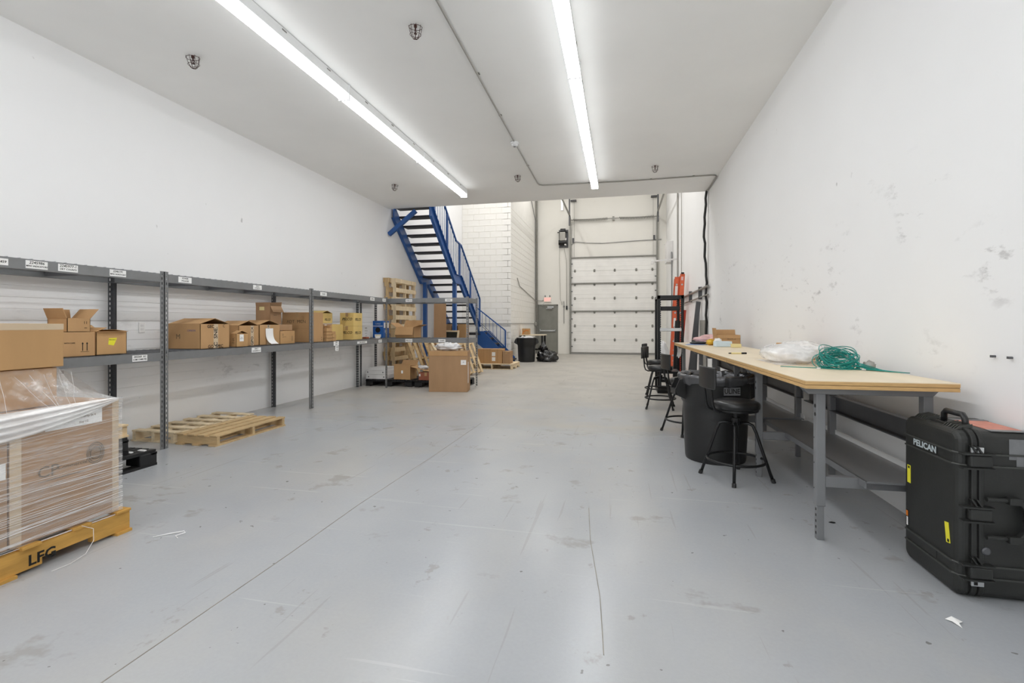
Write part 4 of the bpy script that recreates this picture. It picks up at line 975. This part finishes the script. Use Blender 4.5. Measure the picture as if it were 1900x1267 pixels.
tag(MB().grid(lambda u, v: (.96+u*.07+.02*math.sin(v*3), 8.84+.02*v, .70+v*.24+.02*math.sin(u*9)), 8, 8).build('plastic_sheet', 'film_white', smooth=True), 'loose white plastic sheet hanging off the far bench end', 'plastic')

# ------------------------------------------------------------------ workbenches
BR = R(1.02); BO = Vector((1.03, 3.05, 0)); BH = .955
def bpt(x, y, z): return BO+Matrix.Rotation(BR, 3, 'Z') @ Vector((x, y, z))
def bench(label, y0, legs, L=1.925):
    p = bpt(0, y0, 0); t = thing('workbench', label, 'workbench', tuple(p), BR, 'plywood workbenches'); W_ = .757
    bx(0, W_, .002, L-.002, BH-.005, BH).build('tabletop', 'ply', t); bx(0, W_, .002, L-.002, BH-.024, BH-.005).build('upper_board', 'ply_edge', t)
    bx(.002, W_-.002, .004, L-.004, BH-.028, BH-.024).build('glue_line', 'ply_dark', t); bx(0, W_, .002, L-.002, BH-.048, BH-.028).build('under_board', 'ply_edge', t, bevel=.002)
    zt = BH-.048
    for y in legs:
        for i, x in enumerate((.105, .655)):
            k = MB().box(x, x+.05, y-.024, y+.024, .20, zt-.04); k.build('leg', 'benchgrey', t, bevel=.004)
            bx(x+.005, x+.044, y-.019, y+.019, 0, .22).build('leg_insert', 'benchgrey', t, bevel=.003)
            if i == 0:
                k = MB()
                for q in range(5): k.box(x+.004, x+.0055, y-.008, y+.004, .03+q*.035, .045+q*.035)
                for q in (.74, .79): k.cyl((x-.0005, y-.004, q), (x+.002, y-.004, q), .012, 10)
                for q in (.3, .45, .6): k.cyl((x-.001, y+.01, q), (x+.001, y+.01, q), .004, 8)
                k.build('slot_hole', 'ink', t)
        MB().prism([(.02, zt), (.74, zt), (.70, zt-.045), (.06, zt-.045)], 'y', y-.03, y+.03).build('head_rail', 'benchgrey', t, bevel=.003)
        bx(.155, .655, y-.022, y+.022, .315, .378).build('foot_rail', 'benchgrey', t, bevel=.003)
    bx(.33, .70, .06, L-.03, .372, .384).build('lower_shelf', 'benchgrey', t); bx(.325, .335, .06, L-.03, .345, .384).build('shelf_lip', 'benchgrey', t); bx(.695, .705, .06, L-.03, .384, .42).build('shelf_back', 'housing', t)
    MB().box(.70, .706, .1, L-.05, .57, .70).box(.655, .70, .1, L-.05, .57, .578).box(.655, .70, .1, L-.05, .69, .70).build('back_rail', 'steel_d', t)
    return t
bench('plywood-topped grey workbench nearest the camera, beside the black case', 0, (.155, 1.36))
bench('plywood-topped grey workbench in the middle, behind the big can', 1.93, (.16, 1.2))
bench('plywood-topped grey workbench at the far end by the rack', 3.86, (.16, 1.75))
def bo(x, y): p = bpt(x, y, BH); return p
# coil of cable
p = bo(.52, .86)
t = thing('cable_coil', 'tangled coil of teal network cable on the bench', 'cable', tuple(p)); r_ = random.Random(5)
k = MB()
for i in range(34):
    f = 2*math.pi*r_.random(); rr = .034*math.sqrt(r_.random()); R0 = .088+rr*math.cos(f); z0 = .052+rr*math.sin(f)*1.1; cx, cy = r_.uniform(-.01, .01), r_.uniform(-.01, .01); tx, ty = r_.uniform(-.38, .38), .42+r_.uniform(-.32, .32); pts = []
    for j in range(26):
        q = 2*math.pi*j/26; x, y = cx+R0*1.1*math.cos(q), cy+R0*math.sin(q)
        pts.append((x, y, max(.004, z0+tx*x+ty*y+.004*math.sin(q*3+i))))
    k.tube(pts, .0029, 6, closed=True)
k.build('loop', 'teal', t, smooth=True)
k = MB()
for i in range(11):
    a = R(-30+i*2.5); s0 = r_.uniform(-.03, .03); L = r_.uniform(.18, .36); pts = []
    for j in range(9): u = j/8; pts.append((.06+u*L*.62+.012*math.sin(u*7+i), -.06-u*L*.78+s0*(1-u)+.012*math.sin(u*5+i*2), .006+.03*(1-u)**2*(i % 3)))
    k.tube(pts, .003, 5)
k.tube([(-.08, -.05, .004), (-.18, -.02, .004), (-.3, .02, .004), (-.36, .06, .004)], .003, 5)
k.build('loose_end', 'teal', t, smooth=True)
MB().tube([(-.13+.06*math.cos(q*.42), -.06+.01*math.sin(q*.42), .055+.05*math.sin(q*.42)) for q in range(15)], .003, 5, closed=True).build('loop', 'teal', t)
MB().tube([(.11*math.cos(q*.3-.3), .02, .03+.11*math.sin(q*.3-.3)) for q in range(12)], .003, 5).build('loop', 'teal', t)
for q in ((-.17, -.10, .006), (.09, -.15, .006), (.02, .0, .05)): bx(q[0], q[0]+.022, q[1], q[1]+.011, q[2]-.004, q[2]+.006).build('plug', 'whitebox', t)
tag(MB().blob(tuple(bo(.68, .78)+Vector((0, 0, .03))), (.034, .04, .03), .5, 3, 4, 18, 12, flatz=BH+.001).build('foam_scrap', 'conduit', smooth=True), 'crumpled grey foam scrap behind the teal cables', 'scrap')
# bubble wrap
p = bo(.42, 1.45)
t = thing('bubble_wrap', 'puffy heap of clear bubble wrap on the bench', 'bubble wrap', tuple(p))
MB().blob((-.05, -.02, .07), (.20, .33, .082), .16, 1.7, 6, 44, 26, flatz=.002).build('roll', 'bubble', t, smooth=True)
MB().blob((.08, .06, .115), (.16, .26, .06), .2, 1.8, 7, 40, 22, flatz=.06).build('roll', 'bubble', t, smooth=True)
k = MB()
for i in range(90):
    a, b_ = rng.uniform(-.2, .08), rng.uniform(.10, .34); q = (a+.05)/.2; w_ = (b_+.02)/.33; z = 1-q*q-w_*w_
    if z > .05:
        c_ = (a, b_, .07+.082*math.sqrt(z)); k.blob(c_, (.009, .009, .006), 0, 1, 0, 6, 4)
k.build('bubbles', 'bagwhite', t, smooth=True, stuff=True)
def sheet2(u, v): return (-.24+u*.42, -.40+v*.62, .003+.006*math.sin(u*8)*math.sin(v*6)**2)
MB().grid(sheet2, 10, 12).build('sheet', 'bubble', t, smooth=True)
tag(bx(.02, .20, 0, .58, 0, .13).build('flat_carton', 'card', bevel=.004), 'low brown carton lying against the wall behind bubble wrap', 'box').matrix_world = Matrix.Translation(bo(.55, 1.78)) @ Matrix.Rotation(BR, 4, 'Z')
t = thing('marker_pen', 'tan marker pen with dark cap lying on the bench', 'pen', tuple(bo(.22, 2.5)+Vector((0, 0, .009))), R(10))
MB().cyl((-.05, 0, 0), (.055, 0, 0), .009, 10).build('barrel', 'paleyellow', t); MB().cyl((.055, 0, 0), (.11, 0, 0), .0095, 10).build('cap', 'ink', t); MB().cyl((-.075, 0, 0), (-.05, 0, 0), .006, 8).build('tip', 'ink', t)
q = carton('brown carton open toward aisle at the far bench end', 1.38, 1.70, 7.55, 7.85, BH+.002, 1.115, 'card', state='open', flaps=(('x-', .1, 85), ('y-', .05, -80), ('y+', .08, 70)))
text('BOX 2', .04, 'ink_f', q, (1.58, 7.548, 1.06), (1, 0, 0), X1)
t = thing('tissue_box', 'pale blue tissue box in front of the far brown carton', 'box', (1.42, 7.30, BH+.002), R(8))
bx(-.12, .10, -.06, .06, 0, .075).build('body', 'tissue', t, bevel=.006); MB().blob((-.07, 0, .085), (.05, .03, .03), .5, 4, 3, 14, 10).build('tissue', 'white', t, smooth=True)
tag(bx(1.48, 1.60, 7.05, 7.13, BH+.002, BH+.05).build('note_pad', 'paleyellow', bevel=.003), 'small cream note pad beside the tissue box', 'pad')
t = thing('blue_papers', 'spread of blue printed sheets at the far bench end', 'papers', (1.10, 8.05, BH+.002))
for i in range(4): bx(-.1+i*.05, .14+i*.05, -.30+.10*i, .02+.10*i, .001+i*.002, .002+i*.002).build('sheet', 'bluepaper', t)
tag(MB().blob((1.20, 8.02, BH+.024), (.13, .09, .025), .3, 3, 4, 20, 10, flatz=BH+.011).build('dark_tool_pouch', 'black', smooth=True), 'dark tool pouch lying on the blue sheets', 'pouch')
tag(MB().blob((1.40, 8.35, BH+.06), (.20, .14, .075), .5, 3.4, 12, 26, 16, flatz=BH+.002).build('plastic_bag', 'pink', smooth=True), 'crumpled pink plastic bag at the far bench end', 'bag')
tag(MB().blob((1.36, 7.80, BH+.045), (.08, .08, .045), .5, 3.4, 13, 22, 14, flatz=BH+.002).build('plastic_bag', 'yel_plastic', smooth=True), 'crumpled yellow plastic bag beside the pink one', 'bag')

# ------------------------------------------------------------------ stools
def stool():
    t = thing('swivel_stool', 'black vinyl swivel stool in front of the big can', 'stool', (.94, 4.33, 0), 0, 'black swivel stools')
    MB().lathe([(.165, .575), (.182, .585), (.185, .615), (.178, .632), (.14, .645), (.06, .65), (.005, .651)], seg=36).build('seat', 'vinyl', t, smooth=True)
    MB().lathe([(.10, .555), (.17, .56), (.17, .576)], seg=28).cyl((0, 0, .33), (0, 0, .56), .018, 12).cyl((0, 0, .44), (0, 0, .50), .034, 12).build('pedestal', 'blackmetal', t)
    for q in (-150, -120+60, 30, 120):
        a = R({-150: -119, -60: -31, 30: 60, 120: 152}[q]); c_, s_ = math.cos(a), math.sin(a)
        MB().tube([(c_*.03, s_*.03, .455), (c_*.09, s_*.09, .46), (c_*.125, s_*.125, .445), (c_*.15, s_*.15, .39), (c_*.21, s_*.21, .20), (c_*.275, s_*.275, .0)], .0125, 10).build('leg', 'blackmetal', t, smooth=True)
        MB().cyl((c_*.268, s_*.268, .03), (c_*.278, s_*.278, 0), .017, 10).build('rubber_foot', 'black', t)
    MB().ring(0, 0, .155, .222, .011, 40, 8).build('foot_ring', 'blackmetal', t, smooth=True)
    for y in (-.065, .065):
        MB().tube([(-.10, y, .562), (-.17, y, .56), (-.205, y, .575), (-.222, y, .62), (-.238, y, .78), (-.25, y, .88)], .010, 8).build('back_tube', 'blackmetal', t, smooth=True)
    def back(u, v): y = (u-.5)*.30; z = .745+v*.175; return (-.262+.9*y*y, y, z)
    k = MB(); n_ = 12
    f0 = [(-.268+.9*((i/n_-.5)*.3)**2, (i/n_-.5)*.30) for i in range(n_+1)]; poly = f0+[(x+.022, y) for x, y in reversed(f0)]
    k.prism(poly, 'z', .745, .925).build('backrest', 'black', t, bevel=.012, seg=3)
    return t
s0 = stool(); s0.rotation_euler = (0, 0, R(14))
dup(s0, (.755, 5.99, 0), R(14), 'black vinyl swivel stool partly hidden behind the big can')
dup(s0, (.60, 7.68, 0), R(-22), 'black vinyl swivel stool second from the black rack')
dup(s0, (.655, 8.86, 0), R(-18), 'black vinyl swivel stool farthest away, touching the black rack')

# ------------------------------------------------------------------ hard case
cs = thing('hard_case', 'large scuffed black hard equipment case standing at bench end', 'case', (1.535, 2.655, 0))
D_, W2, H_ = .335, .44, .775; sx = .072     # depth along x, width along y, seam
def rbox(x0, x1, r, z0=.0, z1=H_, y0=0., y1=W2): 
    k = MB(); n_ = 5; pts = []
    for cx, cy, a in ((y1-r, z1-r, 0), (y0+r, z1-r, 90), (y0+r, z0+r, 180), (y1-r, z0+r, 270)):
        for i in range(n_+1): q = R(a+90*i/n_); pts.append((cx+r*math.cos(q), cy+r*math.sin(q)))
    return k.prism(pts, 'x', x0, x1)
rbox(0, sx, .05).build('lid', 'case', cs, bevel=.03, seg=4)
rbox(sx+.006, D_, .05).build('base', 'case', cs, bevel=.03, seg=4)
rbox(sx-.022, sx+.0, .055, -.0+.001, H_+.008, -.010, W2+.01).build('seam_rim', 'case', cs, bevel=.004); rbox(sx+.007, sx+.028, .055, .001, H_+.008, -.010, W2+.01).build('seam_rim', 'case', cs, bevel=.004)
rbox(sx-.001, sx+.008, .05, .004, H_+.001, -.002, W2+.002).build('gasket', 'ink', cs)
for z0 in (.105, .62):      # moulded bands round the lid and base
    for zz in (z0, z0+.055):
        MB().box(-.009, .01, .03, W2-.03, zz-.004, zz+.004).box(.03, sx-.02, -.009, .01, zz-.004, zz+.004).box(sx+.025, D_-.03, -.009, .01, zz-.004, zz+.004).tube([(.034, -.004, zz), (.012, .004, zz), (-.004, .034, zz)], .0055, 6).build('moulded_rib', 'rib_highlight', cs)
    bx(-.003, .004, .15, .36, z0+.006, z0+.049).build('name_panel', 'case', cs, bevel=.002)
text('PELICAN', .044, 'grey_ink', cs, (1.5305, 2.655+.243, .648), (0, -1, 0), X1, bold=.0015, sx=1.12)
for zc in (.645, .40, .135):     # latches across the seam
    k = MB().box(sx-.04, sx+.05, -.034, -.006, zc-.028, zc+.028); lt = k.build('latch', 'case', cs, bevel=.008)
    for e in (-.036, .030): bx(sx-.07, sx+.055, -.038, -.002, zc+e, zc+e+.008).build('latch_ear', 'case', lt)
    k = MB()
    for q in (-.015, .005): k.prism([(sx+q, zc+.038), (sx+q+.008, zc+.038), (sx+q-.012, zc+.07), (sx+q-.02, zc+.07)], 'y', -.03, -.01)
    k.build('latch_rib', 'case', lt)
for zc in (.697, .085):
    MB().box(sx-.03, sx+.02, -.022, -.012, zc-.014, zc+.012).build('hasp_plate', 'alu', cs, bevel=.002); bx(sx-.02, sx-.006, -.0235, -.022, zc-.008, zc+.006).build('hasp_hole', 'ink', cs)
for z0, z1 in ((.475, .435), (.302, .342)):
    MB().cyl((.098, -.026, z0), (.18, -.026, z0), .010, 10).build('handle_rod', 'case', cs); MB().bar((.175, -.03, z0), (.225, -.03, z0), .034, .032).build('handle_sleeve', 'case', cs, bevel=.004); MB().bar((.222, -.03, z0), (.252, -.03, z1), .03, .028).build('handle_corner', 'case', cs, bevel=.004)
MB().tube([(.252, -.032, .335+i*.0107) for i in range(11)], [.017+.002*(i % 2) for i in range(11)], 10).build('handle_grip', 'black', cs)
MB().lathe([(.018, 0), (.018, .012), (.012, .016)], seg=16).build('purge_valve', 'steel_d', cs).matrix_local = Matrix.Translation((.105, -.002, .232)) @ Matrix.Rotation(R(90), 4, 'X')
k = MB().tube([(sx+.01, .085, H_+.005), (sx+.01, .088, H_+.045), (sx+.01, .105, H_+.062), (sx+.01, .225, H_+.062), (sx+.01, .242, H_+.045), (sx+.01, .245, H_+.005)], .014, 8); k.build('carry_handle', 'black', cs, smooth=True)
for y in (.06, .12, .30, .35):
    for q in range(3): MB().prism([(sx-.05, H_-.004), (sx+.02, H_-.004), (sx+.02, H_+.026), (sx-.03, H_+.016)], 'y', y-.006+q*.018, y+q*.018).build('top_fin', 'rib_highlight', cs)
bx(.16, .30, .07, .30, H_, H_+.002).build('top_label', 'redlabel', cs); bx(.15, .31, .03, .07, H_, H_+.0025).build('duct_tape', 'tape_grey', cs); bx(.20, .272, -.0015, .0, .655, .748).build('duct_tape', 'tape_grey', cs); bx(.228, .256, -.002, 0, .62, .68).build('duct_tape', 'tape_grey', cs)
bx(.15, .31, .30, .34, H_, H_+.003).build('duct_tape', 'tape_grey', cs)
for y, z0, a in ((.385, .415, 0), (.062, .23, -8)):
    o = bx(-.002, 0, -.014, .014, 0, .095).build('sticker', 'yellow', cs); o.matrix_local = Matrix.Translation((-.0005, y, z0)) @ Matrix.Rotation(R(a), 4, 'X')
    bx(-.003, -.001, y-.008, y+.006, z0+.078 if a == 0 else z0+.004, z0+.09 if a == 0 else z0+.018).build('sticker_mark', 'ink', cs)
bx(-.002, 0, .39, .412, .175, .262).build('sticker', 'ink', cs); bx(-.003, -.0, .393, .409, .23, .258).build('sticker_mark', 'orange_ink', cs); bx(-.003, -.0, .393, .405, .18, .225).build('sticker_mark', 'white', cs)
# wall hooks and floor litter
for i, (y, nm) in enumerate(((2.95, 'far'), (2.84, 'near'))):
    t = thing('wall_hook', f'small dark bolt stub in the wall above the black case, the {nm} one', 'bolt', (XR, y, 1.11)); MB().cyl((0, 0, 0), (-.015, 0, 0), .006, 8).box(-.019, -.013, -.008, .008, -.006, .006).build('bolt', 'steel_d', t)
tag(MB().add([(1.37, 2.45, .002), (1.40, 2.46, .012), (1.43, 2.44, .003), (1.405, 2.42, .006), (1.40, 2.39, .002), (1.385, 2.43, .005)], [(0, 1, 3, 5), (1, 2, 3), (3, 4, 5)]).build('paper_scrap', 'white'), 'torn white paper scrap on the floor near the black case', 'scrap')
tag(MB().blob((1.33, 3.48, .004), (.02, .008, .004), .3, 3, 2, 10, 6).build('plastic_scrap', 'ink'), 'small black plastic scrap on the floor under the workbench', 'scrap')
tag(MB().blob((-2.85, 9.45, .008), (.03, .015, .008), .4, 3, 2, 10, 6).build('paper_scrap', 'white'), 'small white scrap at the foot of the cross bay post', 'scrap')
